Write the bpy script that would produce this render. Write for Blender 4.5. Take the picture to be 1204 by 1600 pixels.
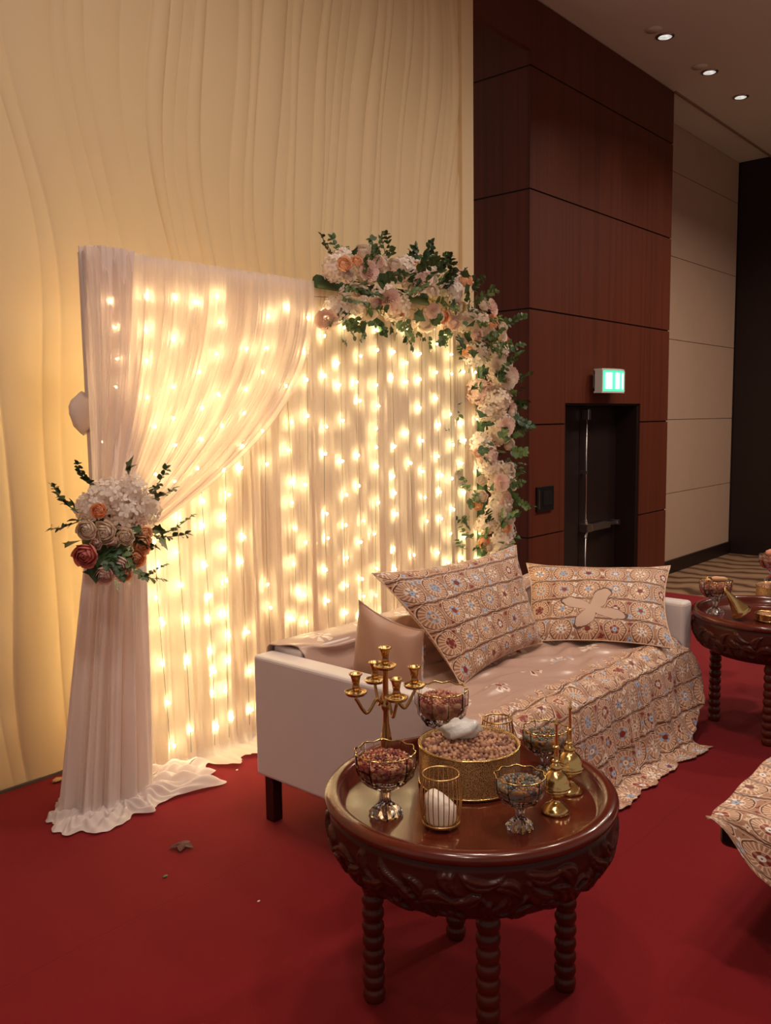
import bpy, math, random
import numpy as np
from mathutils import Vector, Matrix, Euler
for o in list(bpy.data.objects): bpy.data.objects.remove(o)
S = bpy.context.scene; COL = S.collection
rnd = random.Random(7); PI = math.pi
# ---------------------------------------------------------------- camera
CAMLOC = (0, 0, 1.6); FPX = 1353.8
def camrot(yaw, pitch, roll):
    cy, sy = math.cos(yaw), math.sin(yaw)
    f = np.array([sy*math.cos(pitch), cy*math.cos(pitch), -math.sin(pitch)])
    r = np.array([cy, -sy, 0.]); d = np.cross(f, r); c, s = math.cos(roll), math.sin(roll)
    return np.array([c*r+s*d, -s*r+c*d, f])
RC = camrot(*[math.radians(a) for a in (48.887, 6.141, .807)])
cam = bpy.data.objects.new('camera', bpy.data.cameras.new('camera')); COL.objects.link(cam)
M = Matrix([[RC[0][i], -RC[1][i], -RC[2][i], CAMLOC[i]] for i in range(3)] + [[0, 0, 0, 1]])
cam.matrix_world = M
cam.data.sensor_fit = 'VERTICAL'; cam.data.sensor_height = 32; cam.data.lens = 32*FPX/1600
cam.data.clip_start = .05; S.camera = cam
# ---------------------------------------------------------------- world, exposure, lamps
S.view_settings.view_transform = 'Standard'; S.view_settings.look = 'None'
S.view_settings.gamma = 1; S.view_settings.use_curve_mapping = False
S.view_settings.exposure = 0.0
W = bpy.data.worlds.new('world'); S.world = W; W.use_nodes = True
W.node_tree.nodes['Background'].inputs[0].default_value = (1, .84, .76, 1)
W.node_tree.nodes['Background'].inputs[1].default_value = .29
ZC = 5.05
def lamp(loc, power, size, color=(1, .86, .72), spread=118):
    l = bpy.data.lights.new('downlight_lamp', 'AREA'); l.shape = 'DISK'; l.size = size; l.energy = power
    l.color = color; l.spread = math.radians(spread)
    o = bpy.data.objects.new('downlight_lamp', l); COL.objects.link(o); o.location = loc
for lx, ly in ((.3, 1.0), (2.2, .0), (2.5, 1.5), (4.8, .9), (-.8, -.4)):
    lamp((lx, ly, ZC-.03), 31, .35, spread=158)
for lx, ly in ((8.02, 3.52), (9.13, 3.53), (10.06, 3.54), (6.9, 3.5)):
    lamp((lx, ly, ZC-.03), 1.2, .12, spread=60)
for lx, ly in ((7.2, .4), (8.8, 1.4), (11.0, .9)):
    lamp((lx, ly, ZC-.03), 68, .3, spread=150)
BULB_E = 160.0
# ---------------------------------------------------------------- materials
def srgb(c):
    return tuple((x/255/12.92 if x/255 <= .04045 else ((x/255+.055)/1.055)**2.4) for x in c) + (1,)
class NB:
    """node builder"""
    def __init__(s, name):
        s.m = bpy.data.materials.new(name); s.m.use_nodes = True; s.t = s.m.node_tree
        s.b = s.t.nodes['Principled BSDF']; s.out = s.t.nodes['Material Output']
    def n(s, typ, **k):
        x = s.t.nodes.new(typ)
        for a, v in k.items(): setattr(x, a, v)
        return x
    def set(s, inp, v):
        if isinstance(v, bpy.types.NodeSocket): s.t.links.new(v, inp)
        else: inp.default_value = v
    def math(s, op, a, b=0., c=None):
        x = s.n('ShaderNodeMath', operation=op); s.set(x.inputs[0], a); s.set(x.inputs[1], b)
        if c is not None: s.set(x.inputs[2], c)
        return x.outputs[0]
    def mix(s, f, a, b):
        x = s.n('ShaderNodeMix', data_type='RGBA'); s.set(x.inputs[0], f); s.set(x.inputs[6], a); s.set(x.inputs[7], b)
        return x.outputs[2]
    def coord(s, which='Object'):
        return s.n('ShaderNodeTexCoord').outputs[which]
    def mapping(s, v, scale=(1, 1, 1), loc=(0, 0, 0)):
        x = s.n('ShaderNodeMapping'); s.set(x.inputs[0], v); x.inputs[3].default_value = scale; x.inputs[1].default_value = loc
        return x.outputs[0]
    def noise(s, v, scale, detail=3, rough=.5):
        x = s.n('ShaderNodeTexNoise'); s.set(x.inputs['Vector'], v); x.inputs['Scale'].default_value = scale
        x.inputs['Detail'].default_value = detail; x.inputs['Roughness'].default_value = rough
        return x.outputs[0]
    def ramp(s, f, stops):
        x = s.n('ShaderNodeValToRGB'); s.set(x.inputs[0], f); e = x.color_ramp.elements
        while len(e) < len(stops): e.new(.5)
        for q, (p, c) in zip(e, stops): q.position = p; q.color = c
        return x.outputs[0]
    def bump(s, h, strength=.3, dist=.01):
        x = s.n('ShaderNodeBump'); s.set(x.inputs['Height'], h); x.inputs['Strength'].default_value = strength
        x.inputs['Distance'].default_value = dist; s.t.links.new(x.outputs[0], s.b.inputs['Normal']); return x
    def base(s, c, rough=.5, metal=0, spec=.5, sheen=0, coat=0):
        s.set(s.b.inputs['Base Color'], c); s.set(s.b.inputs['Roughness'], rough); s.b.inputs['Metallic'].default_value = metal
        s.b.inputs['Specular IOR Level'].default_value = spec; s.b.inputs['Sheen Weight'].default_value = sheen
        s.b.inputs['Coat Weight'].default_value = coat; s.b.inputs['Coat Roughness'].default_value = .08
        return s
def simple(name, rgb, rough=.5, metal=0, var=.12, nscale=20, bumpv=0, spec=.5, sheen=0, coat=0):
    b = NB(name); c = srgb(rgb); d = tuple(x*(1-var*2) for x in c[:3]) + (1,)
    n = b.noise(b.coord(), nscale)
    b.base(b.mix(n, c, d), rough, metal, spec, sheen, coat)
    if bumpv: b.bump(b.noise(b.coord(), nscale*6), bumpv, .004)
    return b.m
MT = {}
def emis(name, rgb, e):
    b = NB(name); b.base(rgb + (1,) if len(rgb) == 3 else rgb); b.b.inputs['Emission Color'].default_value = rgb + (1,)
    b.b.inputs['Emission Strength'].default_value = e; return b.m
# red carpet
b = NB('red_carpet'); P = b.coord()
n1 = b.noise(P, 1.3, 2); n2 = b.noise(P, 420, 2)
c = b.mix(n1, srgb((132, 26, 30)), srgb((120, 20, 26))); c = b.mix(b.math('MULTIPLY', n2, .5), c, srgb((84, 8, 16)))
sep = b.n('ShaderNodeSeparateXYZ'); b.set(sep.inputs[0], P)
wob = b.math('MULTIPLY', b.noise(P, 2.2, 2), .05)
def seam(ax, off, per, ph=0):
    v = b.math('ADD', b.math('ADD', sep.outputs[ax], wob), ph)
    v = b.math('ABSOLUTE', b.math('SUBTRACT', b.math('MODULO', b.math('ADD', v, 50*per), per), off))
    return b.math('SUBTRACT', 1, b.math('MINIMUM', b.math('DIVIDE', v, .006), 1))
sm = b.math('MAXIMUM', seam(0, .9, 3.1), seam(1, .35, 1.02))
c = b.mix(b.math('MULTIPLY', sm, .12), c, srgb((70, 8, 14)))
b.base(c, .95, spec=.12, sheen=.05); b.bump(b.math('SUBTRACT', b.math('MULTIPLY', n2, .5), b.math('MULTIPLY', sm, .3)), .5, .004); MT['carpet'] = b.m
# patterned lower carpet
b = NB('patterned_carpet'); P = b.coord()
w = b.n('ShaderNodeTexWave'); b.set(w.inputs[0], b.mapping(P, (1.6, 2.6, 1))); w.inputs['Scale'].default_value = .55
w.inputs['Distortion'].default_value = 7; w.inputs['Detail'].default_value = 2; w.inputs['Detail Scale'].default_value = 1.1
b.base(b.ramp(w.outputs[1], [(.05, srgb((84, 58, 44))), (.25, srgb((128, 98, 74))), (1, srgb((150, 118, 92)))]), .95, spec=.1)
b.bump(b.noise(P, 200), .3, .004); MT['pcarpet'] = b.m
MT['yellow'] = simple('cream_wavy_plaster', (224, 196, 152), .62, var=.03, nscale=3)
b = NB('mahogany_veneer'); P = b.coord()
g = b.noise(b.mapping(P, (7, 7, .35)), 1.2, 6, .6); g2 = b.noise(b.mapping(P, (2.2, 2.2, .08)), 1.0, 2)
g3 = b.noise(b.mapping(P, (22, 22, .2)), 1.0, 3)
c = b.mix(g, srgb((108, 54, 34)), srgb((70, 32, 20))); c = b.mix(g2, c, srgb((94, 42, 26))); c = b.mix(b.math('MULTIPLY', b.math('GREATER_THAN', g3, .56), .25), c, srgb((58, 24, 15)))
b.base(c, .5, spec=.2); MT['veneer'] = b.m
b = NB('turned_mahogany'); P = b.coord()
g = b.noise(b.mapping(P, (3, 3, 14)), 4, 5, .6)
b.base(b.mix(g, srgb((108, 42, 26)), srgb((60, 18, 12))), .2, spec=.4, coat=.3); MT['wood'] = b.m
b = NB('carved_mahogany'); P = b.coord()
g = b.noise(b.mapping(P, (3, 3, 14)), 4, 5, .6)
b.base(b.mix(g, srgb((84, 32, 22)), srgb((50, 16, 12))), .32, spec=.25, coat=.0); MT['carved'] = b.m
b = NB('turned_leg_mahogany'); b.base(b.mix(b.noise(b.mapping(b.coord(), (3, 3, 14)), 4, 5), srgb((100, 38, 24)), srgb((60, 18, 12))), .3, spec=.3, coat=.12); MT['legwood'] = b.m
MT['dark'] = simple('dark_wood', (34, 16, 13), .45, var=.15, nscale=3)
MT['joint'] = simple('joint_shadow_gap', (30, 10, 8), .8)
MT['beige'] = simple('beige_wall_fabric', (186, 152, 128), .85, var=.05, nscale=6, bumpv=.1)
MT['beigegap'] = simple('beige_joint', (150, 118, 98), .9)
MT['ceiling'] = simple('ceiling_paint', (224, 220, 204), .9, var=.04, nscale=1)
MT['steel'] = simple('brushed_steel', (200, 190, 185), .3, 1, var=.05)
MT['black'] = simple('black_plastic', (18, 17, 18), .35, var=.1)
MT['whiteplastic'] = simple('white_plastic', (215, 215, 210), .4, var=.03)
MT['leather'] = simple('white_leather', (228, 214, 210), .42, var=.05, nscale=5, bumpv=.12, spec=.4)
MT['legblack'] = simple('dark_leg_lacquer', (38, 16, 16), .25, var=.1)
MT['brass'] = simple('antique_brass', (206, 164, 106), .25, 1, var=.16, nscale=30)
MT['gold'] = simple('polished_gold', (238, 202, 134), .17, 1, var=.08, nscale=30, bumpv=.15)
MT['wire'] = simple('gold_wire', (222, 178, 120), .28, 1, var=.08)
# hammered / perforated gold
b = NB('perforated_gold'); P = b.coord()
v = b.n('ShaderNodeTexVoronoi', feature='DISTANCE_TO_EDGE'); b.set(v.inputs[0], P); v.inputs['Scale'].default_value = 230
e = b.math('LESS_THAN', v.outputs[0], .16)
b.base(b.mix(e, srgb((110, 74, 40)), srgb((228, 188, 130))), .45, .65); b.bump(b.math('MULTIPLY', e, 1), .8, .002); MT['perf'] = b.m
b = NB('crystal_glass'); b.base((1, 1, 1, 1), .02); b.b.inputs['Transmission Weight'].default_value = 1; b.b.inputs['IOR'].default_value = 1.5; MT['glass'] = b.m
MT['wax'] = simple('white_wax', (240, 224, 206), .5, var=.03); MT['wax'].node_tree.nodes['Principled BSDF'].inputs['Subsurface Weight'].default_value = .3
b = NB('white_crystal'); b.base(srgb((238, 232, 228)), .25); b.b.inputs['Transmission Weight'].default_value = .35
b.bump(b.noise(b.coord(), 90, 4), .6, .004); MT['alum'] = b.m
def speck(name, cols, scale=160):
    b = NB(name); v = b.n('ShaderNodeTexVoronoi'); b.set(v.inputs[0], b.coord()); v.inputs['Scale'].default_value = scale
    s_ = b.n('ShaderNodeSeparateColor'); b.set(s_.inputs[0], v.outputs['Color'])
    x = b.n('ShaderNodeValToRGB'); b.set(x.inputs[0], s_.outputs[0]); x.color_ramp.interpolation = 'CONSTANT'; e = x.color_ramp.elements
    while len(e) < len(cols): e.new(.5)
    for i, (q, c) in enumerate(zip(e, cols)): q.position = i/len(cols); q.color = srgb(c)
    b.base(x.outputs[0], .7); return b.m
MT['buds'] = speck('dried_rosebuds', [(168, 122, 98), (186, 140, 112), (156, 108, 80), (200, 156, 126), (146, 100, 76), (176, 128, 98), (196, 150, 116), (128, 84, 72)], 45)
MT['redherb'] = speck('dried_red_petals', [(140, 50, 40), (168, 104, 68), (104, 56, 50), (196, 136, 92), (124, 36, 34), (156, 96, 84), (206, 160, 120)], 110)
MT['blueherb'] = speck('dried_blue_herbs', [(96, 82, 66), (140, 140, 140), (190, 130, 76), (74, 66, 62), (122, 130, 116), (170, 116, 76)], 130)
MT['petalherb'] = speck('dried_rose_petals', [(150, 80, 66), (184, 120, 94), (128, 64, 58), (200, 146, 118)], 80)
# sheer fabrics
def sheer(name, rgb, transp, transl, rough=.9):
    b = NB(name); nt = b.t; nt.nodes.remove(b.b)
    n = b.noise(b.mapping(b.coord('UV'), (1, 1, 1)), 60, 2)
    c = b.mix(b.math('MULTIPLY', n, .4), srgb(rgb), tuple(x*.9 for x in srgb(rgb)[:3]) + (1,))
    d = b.n('ShaderNodeBsdfDiffuse'); b.set(d.inputs[0], c); t = b.n('ShaderNodeBsdfTranslucent'); b.set(t.inputs[0], c)
    m1 = b.n('ShaderNodeMixShader'); m1.inputs[0].default_value = transl
    nt.links.new(d.outputs[0], m1.inputs[1]); nt.links.new(t.outputs[0], m1.inputs[2]); o = m1.outputs[0]
    if transp:
        tr = b.n('ShaderNodeBsdfTransparent'); m2 = b.n('ShaderNodeMixShader')
        # weave looks denser edge on
        lw = b.n('ShaderNodeLayerWeight'); lw.inputs[0].default_value = .35
        m2.inputs[0].default_value = transp; b.set(m2.inputs[0], b.math('MULTIPLY', b.math('SUBTRACT', 1, lw.outputs[1]), transp))
        nt.links.new(o, m2.inputs[1]); nt.links.new(tr.outputs[0], m2.inputs[2]); o = m2.outputs[0]
    nt.links.new(o, b.out.inputs[0]); return b.m
MT['curtain'] = sheer('ivory_sheer_cloth', (246, 230, 214), 0, .45)
MT['swag'] = sheer('white_sheer_voile', (242, 226, 216), .36, .5)
MT['drape'] = sheer('white_voile_layers', (240, 224, 218), .06, .3)
MT['framewhite'] = simple('white_painted_pipe', (214, 200, 196), .5, var=.03)
MT['gwire'] = simple('light_string_wire', (90, 96, 52), .5, var=.05)
MT['bulb'] = emis('warm_led', (1, .82, .42), BULB_E)
# flowers
for k, c in dict(ivory=(240, 222, 204), white=(246, 232, 222), blush=(246, 216, 204), pink=(226, 144, 134), peach=(250, 206, 168), orange=(248, 188, 144), coral=(228, 134, 104), cream=(244, 228, 184)).items():
    MT['fl_'+k] = sheer(k+'_petal', c, 0, .35)
MT['leaf'] = simple('green_leaf', (78, 104, 48), .5, var=.3, nscale=14)
MT['leafdark'] = simple('dark_green_leaf', (54, 84, 42), .5, var=.3, nscale=14)
MT['leafgrey'] = simple('grey_green_leaf', (104, 124, 76), .6, var=.25, nscale=14)
# embroidered satin: pattern on UVs measured in metres
def embroidery(name, field, satin, mode):
    """mode 'blanket': v<B0 plain field with scattered flowers, then dense border ; 'cushion': dense all over ; """
    b = NB(name); uv = b.coord('UV'); sp = b.n('ShaderNodeSeparateXYZ')
    vm = b.n('ShaderNodeVectorMath', operation='MULTIPLY_ADD'); nz_ = b.n('ShaderNodeTexNoise'); b.set(nz_.inputs[0], uv); nz_.inputs['Scale'].default_value = 11
    b.set(vm.inputs[0], nz_.outputs[1]); vm.inputs[1].default_value = (.05, .04, 0) if mode == 'blanket' else (.026, .026, 0); b.set(vm.inputs[2], uv); b.set(sp.inputs[0], vm.outputs[0]); U, V = sp.outputs[0], sp.outputs[1]
    def cell(su, sv, ou=0., ov=0.):
        a = b.math('ADD', b.math('DIVIDE', U, su), ou + 100); c_ = b.math('ADD', b.math('DIVIDE', V, sv), ov + 100)
        fu = b.math('MULTIPLY', b.math('SUBTRACT', b.math('FRACT', a), .5), su); fv = b.math('MULTIPLY', b.math('SUBTRACT', b.math('FRACT', c_), .5), sv)
        r = b.math('SQRT', b.math('ADD', b.math('MULTIPLY', fu, fu), b.math('MULTIPLY', fv, fv))); th = b.math('ARCTAN2', fv, fu)
        wn = b.n('ShaderNodeTexWhiteNoise'); cx = b.n('ShaderNodeCombineXYZ'); b.set(cx.inputs[0], b.math('FLOOR', a)); b.set(cx.inputs[1], b.math('FLOOR', c_))
        b.set(wn.inputs[0], cx.outputs[0]); return fu, fv, r, th, wn.outputs[0], wn.outputs[1]
    lt = lambda x, y: b.math('LESS_THAN', x, y)
    gt = lambda x, y: b.math('GREATER_THAN', x, y)
    AND = lambda x, y: b.math('MULTIPLY', x, y)
    OR = lambda x, y: b.math('MAXIMUM', x, y)
    def ring(r, c_, w_): return lt(b.math('ABSOLUTE', b.math('SUBTRACT', r, c_)), w_)
    def pick(h):
        x = b.n('ShaderNodeValToRGB'); b.set(x.inputs[0], h); x.color_ramp.interpolation = 'CONSTANT'; e = x.color_ramp.elements
        cs = [(236, 222, 212), (126, 30, 24), (158, 176, 206), (232, 208, 184), (222, 186, 156), (236, 222, 212), (140, 38, 28), (170, 188, 214)]
        while len(e) < len(cs): e.new(.5)
        for i, (q, k) in enumerate(zip(e, cs)): q.position = i/len(cs); q.color = srgb(k)
        return x.outputs[0]
    cream = srgb((226, 188, 158)); brown = srgb((96, 56, 38)); base = srgb((186, 136, 104))
    mesh = b.noise(uv, 260, 2)
    col = b.mix(mesh, srgb((152, 106, 80)), srgb((190, 142, 112)))
    fu, fv, r, th, h, hc = cell(.135, .125)
    spokes = AND(gt(b.math('SINE', b.math('MULTIPLY', th, 20)), .3), AND(gt(r, .030), lt(r, .052)))
    col = b.mix(spokes, col, cream)
    col = b.mix(ring(r, .0275, .0022), col, cream); col = b.mix(ring(r, .055, .0028), col, brown); col = b.mix(ring(r, .0585, .0018), col, cream)
    pet = AND(AND(gt(b.math('SINE', b.math('MULTIPLY', th, 5)), -.1), gt(r, .0145)), lt(r, .0265))
    wn2 = b.n('ShaderNodeTexWhiteNoise'); b.set(wn2.inputs[0], hc)
    col = b.mix(pet, col, pick(wn2.outputs[0])); col = b.mix(lt(r, .0135), col, brown); col = b.mix(lt(r, .0125), col, pick(h)); col = b.mix(lt(r, .0035), col, brown)
    outside = gt(r, .061)
    f2u, f2v, r2, th2, h2, _ = cell(.036, .0417, .25, .0)
    fl = AND(AND(outside, gt(h2, .18)), lt(r2, b.math('ADD', .0120, b.math('MULTIPLY', b.math('SINE', b.math('MULTIPLY', th2, 4)), .0035))))
    col = b.mix(fl, col, pick(b.math('FRACT', b.math('MULTIPLY', h2, 7.31)))); col = b.mix(AND(outside, lt(r2, .003)), col, brown)
    # brown braid lines along the bands
    f3u, f3v, _, _, _, _ = cell(.135, .125, 0, .5)
    ln = lt(b.math('ABSOLUTE', b.math('ADD', f3v, b.math('MULTIPLY', b.math('SINE', b.math('MULTIPLY', U, 300)), .0012))), .0036)
    ln2 = ring(b.math('ABSOLUTE', f3v), .012, .0012)
    col = b.mix(ln2, col, cream); col = b.mix(ln, col, brown)
    sat = b.mix(b.noise(uv, 6, 2), srgb(satin), tuple(x*.93 for x in srgb(satin)[:3]) + (1,))
    dense = 1.0
    if mode in ('blanket',):
        # pointed scallop edge between the plain field and the border
        sc = b.math('MULTIPLY', b.math('ABSOLUTE', b.math('SUBTRACT', b.math('FRACT', b.math('DIVIDE', U, .0675)), .5)), .11)
        dense = gt(V, b.math('ADD', field, sc))
        gu, gv, gr, gth, gh, ghc = cell(.27, .235, .31, .13)
        g_on = gt(gh, .12)
        pt = AND(AND(g_on, gt(b.math('SINE', b.math('MULTIPLY', gth, 6)), -.25)), AND(gt(gr, .017), lt(gr, .052)))
        sat = b.mix(pt, sat, srgb((232, 206, 186))); sat = b.mix(AND(g_on, AND(gt(b.math('SINE', b.math('MULTIPLY', gth, 6)), .5), AND(gt(gr, .021), lt(gr, .041)))), sat, pick(b.math('FRACT', b.math('MULTIPLY', gh, 3.7))))
        sat = b.mix(AND(g_on, lt(gr, .013)), sat, pick(b.math('FRACT', b.math('MULTIPLY', gh, 9.1))))
        col = b.mix(dense, sat, col)
    if mode == 'centre':
        # cushion with a plain satin star in its centre
        a_ = b.math('DIVIDE', b.math('SUBTRACT', U, .36), 1.35); c_ = b.math('SUBTRACT', V, .19)
        rr = b.math('SQRT', b.math('ADD', b.math('MULTIPLY', a_, a_), b.math('MULTIPLY', c_, c_))); tt = b.math('ARCTAN2', c_, a_)
        rr = b.math('ADD', rr, b.math('MULTIPLY', b.noise(uv, 28, 2), .03)); star = lt(rr, b.math('ADD', .095, b.math('MULTIPLY', b.math('SINE', b.math('MULTIPLY', tt, 4)), -.05)))
        edge = lt(rr, b.math('ADD', .102, b.math('MULTIPLY', b.math('SINE', b.math('MULTIPLY', tt, 4)), -.054)))
        col = b.mix(edge, col, brown); col = b.mix(star, col, sat)
    ro = b.math('SUBTRACT', .62, b.math('MULTIPLY', b.math('SUBTRACT', 1, dense), .36)) if mode == 'blanket' else .6
    b.base(col, ro, spec=.5, sheen=.15)
    bw = b.n('ShaderNodeRGBToBW'); b.set(bw.inputs[0], col); b.bump(b.math('MULTIPLY', bw.outputs[0], 1.2), .55, .004)
    return b.m
MT['blanket'] = embroidery('embroidered_satin', 1.17, (190, 154, 138), 'blanket')
MT['cushion'] = embroidery('embroidered_cushion_cloth', 0, (196, 152, 128), 'all')
MT['cushion2'] = embroidery('embroidered_star_cloth', 0, (206, 170, 148), 'centre')
MT['satin'] = simple('plain_satin', (188, 142, 116), .38, var=.05, nscale=8, sheen=.1)
# ---------------------------------------------------------------- mesh helpers
class MB:
    def __init__(s): s.v = []; s.f = []; s.uv = {}
    def add(s, vs, fs, uvs=None):
        k = len(s.v); s.v += [tuple(map(float, p)) for p in vs]; s.f += [tuple(i+k for i in f) for f in fs]
        if uvs is not None:
            for i, u in enumerate(uvs): s.uv[k+i] = u
        return s
    def box(s, x0, x1, y0, y1, z0, z1):
        v = [(x, y, z) for z in (z0, z1) for y in (y0, y1) for x in (x0, x1)]
        return s.add(v, [(0, 2, 3, 1), (4, 5, 7, 6), (0, 1, 5, 4), (2, 6, 7, 3), (0, 4, 6, 2), (1, 3, 7, 5)])
    def lathe(s, prof, seg=32, c=(0, 0, 0), flute=None, close=False):
        vs = []
        for r, z in prof:
            for k in range(seg):
                a = 2*PI*k/seg; q = r*(flute(a, z) if flute else 1)
                vs.append((c[0]+q*math.cos(a), c[1]+q*math.sin(a), c[2]+z))
        n = len(prof); fs = [(i*seg+k, i*seg+(k+1) % seg, (i+1)*seg+(k+1) % seg, (i+1)*seg+k) for i in range(n-1) for k in range(seg)]
        if close: fs += [((n-1)*seg+k, (n-1)*seg+(k+1) % seg, (k+1) % seg, k) for k in range(seg)]
        else: fs += [tuple(range(seg))[::-1], tuple((n-1)*seg+k for k in range(seg))]
        return s.add(vs, fs)
    def tube(s, pts, r, seg=6, closed=False, caps=True):
        pts = [Vector(p) for p in pts]; n = len(pts); vs = []; up = None
        rs = r if isinstance(r, (list, tuple)) else [r]*n
        for i, p in enumerate(pts):
            t = (pts[(i+1) % n]-pts[i-1]) if closed else (pts[min(i+1, n-1)]-pts[max(i-1, 0)]); t.normalize()
            if up is None: up = Vector((0, 0, 1)) if abs(t.z) < .9 else Vector((1, 0, 0))
            a = t.cross(up).normalized(); q = a.cross(t).normalized(); up = q
            vs += [p+(a*math.cos(2*PI*k/seg)+q*math.sin(2*PI*k/seg))*rs[i] for k in range(seg)]
        m = n if closed else n-1
        fs = [(i*seg+k, i*seg+(k+1) % seg, ((i+1) % n)*seg+(k+1) % seg, ((i+1) % n)*seg+k) for i in range(m) for k in range(seg)]
        if caps and not closed: fs += [tuple(range(seg))[::-1], tuple((n-1)*seg+k for k in range(seg))]
        return s.add(vs, fs)
    def grid(s, P, uv=None, flip=False):
        n, m = len(P), len(P[0]); vs = [p for r in P for p in r]
        fs = [(i*m+j, i*m+j+1, (i+1)*m+j+1, (i+1)*m+j) for i in range(n-1) for j in range(m-1)]
        if flip: fs = [f[::-1] for f in fs]
        return s.add(vs, fs, [u for r in uv for u in r] if uv is not None else None)
    def mesh(s, name, m, smooth=True):
        me = bpy.data.meshes.new(name); me.from_pydata(s.v, [], s.f); me.materials.append(m)
        if s.uv:
            l = me.uv_layers.new(name='UVMap'); idx = np.zeros(len(me.loops), dtype=np.int32); me.loops.foreach_get('vertex_index', idx)
            U = np.zeros((len(s.v), 2)); 
            for k, u in s.uv.items(): U[k] = u
            l.data.foreach_set('uv', U[idx].ravel())
        if smooth: me.shade_smooth() if hasattr(me, 'shade_smooth') else None
        me.update(); return me
    def obj(s, name, m, parent=None, smooth=True, **k):
        return put(name, s.mesh(name, m, smooth), parent, **k)
def put(name, me, parent=None, loc=None, rot=None, scale=None, bevel=0, **props):
    o = bpy.data.objects.new(name, me); COL.objects.link(o)
    if parent is not None: o.parent = parent
    if loc is not None: o.location = loc
    if rot is not None: o.rotation_euler = rot
    if scale is not None: o.scale = scale if hasattr(scale, '__len__') else (scale,)*3
    if bevel:
        q = o.modifiers.new('bevel', 'BEVEL'); q.width = bevel; q.segments = 3; q.limit_method = 'ANGLE'
    for a, v in props.items(): o[a] = v
    return o
def thing(name, label, cat, loc=(0, 0, 0), rz=0, group=None, **k):
    o = bpy.data.objects.new(name, None); COL.objects.link(o); o.location = loc; o.rotation_euler = (0, 0, rz)
    o.empty_display_size = .1
    o['label'] = label; o['category'] = cat
    if group: o['group'] = group
    return o
def struct(name, mb, m, parent=None, smooth=False):
    o = mb.obj(name, m, parent, smooth)
    if parent is None: o['kind'] = 'structure'
    return o
def tree(o, label, loc, rz=None):
    c = o.copy(); COL.objects.link(c); c.location = loc; c['label'] = label
    if rz is not None: c.rotation_euler = (0, 0, rz)
    for ch in o.children:
        d = ch.copy(); COL.objects.link(d); d.parent = c
        for g in ch.children:
            e = g.copy(); COL.objects.link(e); e.parent = d
    return c
def ico(r=1, c=(0, 0, 0), sx=1, sy=1, sz=1, rot=None):
    t = (1+5**.5)/2; v = [(-1, t, 0), (1, t, 0), (-1, -t, 0), (1, -t, 0), (0, -1, t), (0, 1, t), (0, -1, -t), (0, 1, -t), (t, 0, -1), (t, 0, 1), (-t, 0, -1), (-t, 0, 1)]
    f = [(0, 11, 5), (0, 5, 1), (0, 1, 7), (0, 7, 10), (0, 10, 11), (1, 5, 9), (5, 11, 4), (11, 10, 2), (10, 7, 6), (7, 1, 8), (3, 9, 4), (3, 4, 2), (3, 2, 6), (3, 6, 8), (3, 8, 9), (4, 9, 5), (2, 4, 11), (6, 2, 10), (8, 6, 7), (9, 8, 1)]
    out = []
    for p in v:
        q = Vector(p).normalized(); q = Vector((q.x*sx, q.y*sy, q.z*sz))*r
        if rot: q = rot @ q
        out.append(q+Vector(c))
    return out, f
# pixel (1204x1600 frame) to a point on the plane y=Y / z=Z
def ray(x, y): return RC.T @ np.array([(x-602)/FPX, (y-800)/FPX, 1])
def aty(x, y, Y): d = ray(x, y); return tuple(np.array(CAMLOC)+d*Y/d[1])
def atz(x, y, Z): d = ray(x, y); return tuple(np.array(CAMLOC)+d*(Z-CAMLOC[2])/d[2])
def atx(x, y, X): d = ray(x, y); return tuple(np.array(CAMLOC)+d*X/d[0])
# ================================================================ STRUCTURE
struct('floor', MB().box(-4, 12.9, -5, 5.2, -.5, -.4), MT['pcarpet'])
struct('stage_platform', MB().box(-4, 7.5, -5, 3.9, -.398, 0), MT['carpet'])
struct('ceiling', MB().box(-4, 12.9, -5, 5.2, ZC, ZC+.1), MT['ceiling'])
struct('trim_1', MB().box(9.4, 12.6, 3.99, 4.01, ZC-.02, ZC-.001), MT['beigegap'])
struct('trim_3', MB().box(4.6, 6.49, 4.0, 4.05, 4.62, ZC-.001), MT['veneer'])
# wavy cream wall: vertical ribs follow wandering lines
WX0, WX1, WY = -3.0, 5.05, 3.68
r2 = random.Random(11)
lines = []; x = WX0-.3
while x < WX1+.4:
    t = min(1, max(0, (x-1.2)/2.8)); gap = (.165-.08*t)*r2.uniform(.45, 1.6)
    x += gap; lines.append((x, r2.uniform(0, 6)))
zs = np.linspace(0, ZC-.002, 90)
fr = [0, .04, .12, .3, .55, .8, .93, .975]
def wander(x0, z):
    return x0 + .085*np.sin(z*1.05+x0*.55) + .05*np.sin(z*2.15+x0*1.1+1) + .022*np.sin(z*3.9+x0*2.3)
L_ = [wander(a, zs)+.014*np.sin(zs*2.7+ph) for a, ph in lines]
for i in range(1, len(L_)): L_[i] = np.maximum(L_[i], L_[i-1]+.02)
cols_ = []
for i in range(len(L_)-1):
    w_ = L_[i+1]-L_[i]; amp = .016 + .010*np.sin(zs*1.3+lines[i][1])**2
    amp = np.minimum(amp, w_*.22)*(.6+.4*np.sin(zs*.9+lines[i][1]*2))
    amp = np.maximum(amp, .0012)
    prof = [0, .25, .55, .9, 1, .75, .4, .12]
    for f_, h_ in zip(fr, prof):
        xx = L_[i]+w_*f_; cols_.append((np.clip(xx, WX0, WX1), WY-.002-amp*h_*(1 if f_ else 0)))
P = [[(c_[0][j], c_[1][j], zs[j]) for c_ in cols_] for j in range(len(zs))]
wl = MB().grid(P, flip=False)
wo = struct('wall_back', wl, MT['yellow'], smooth=True)
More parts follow.
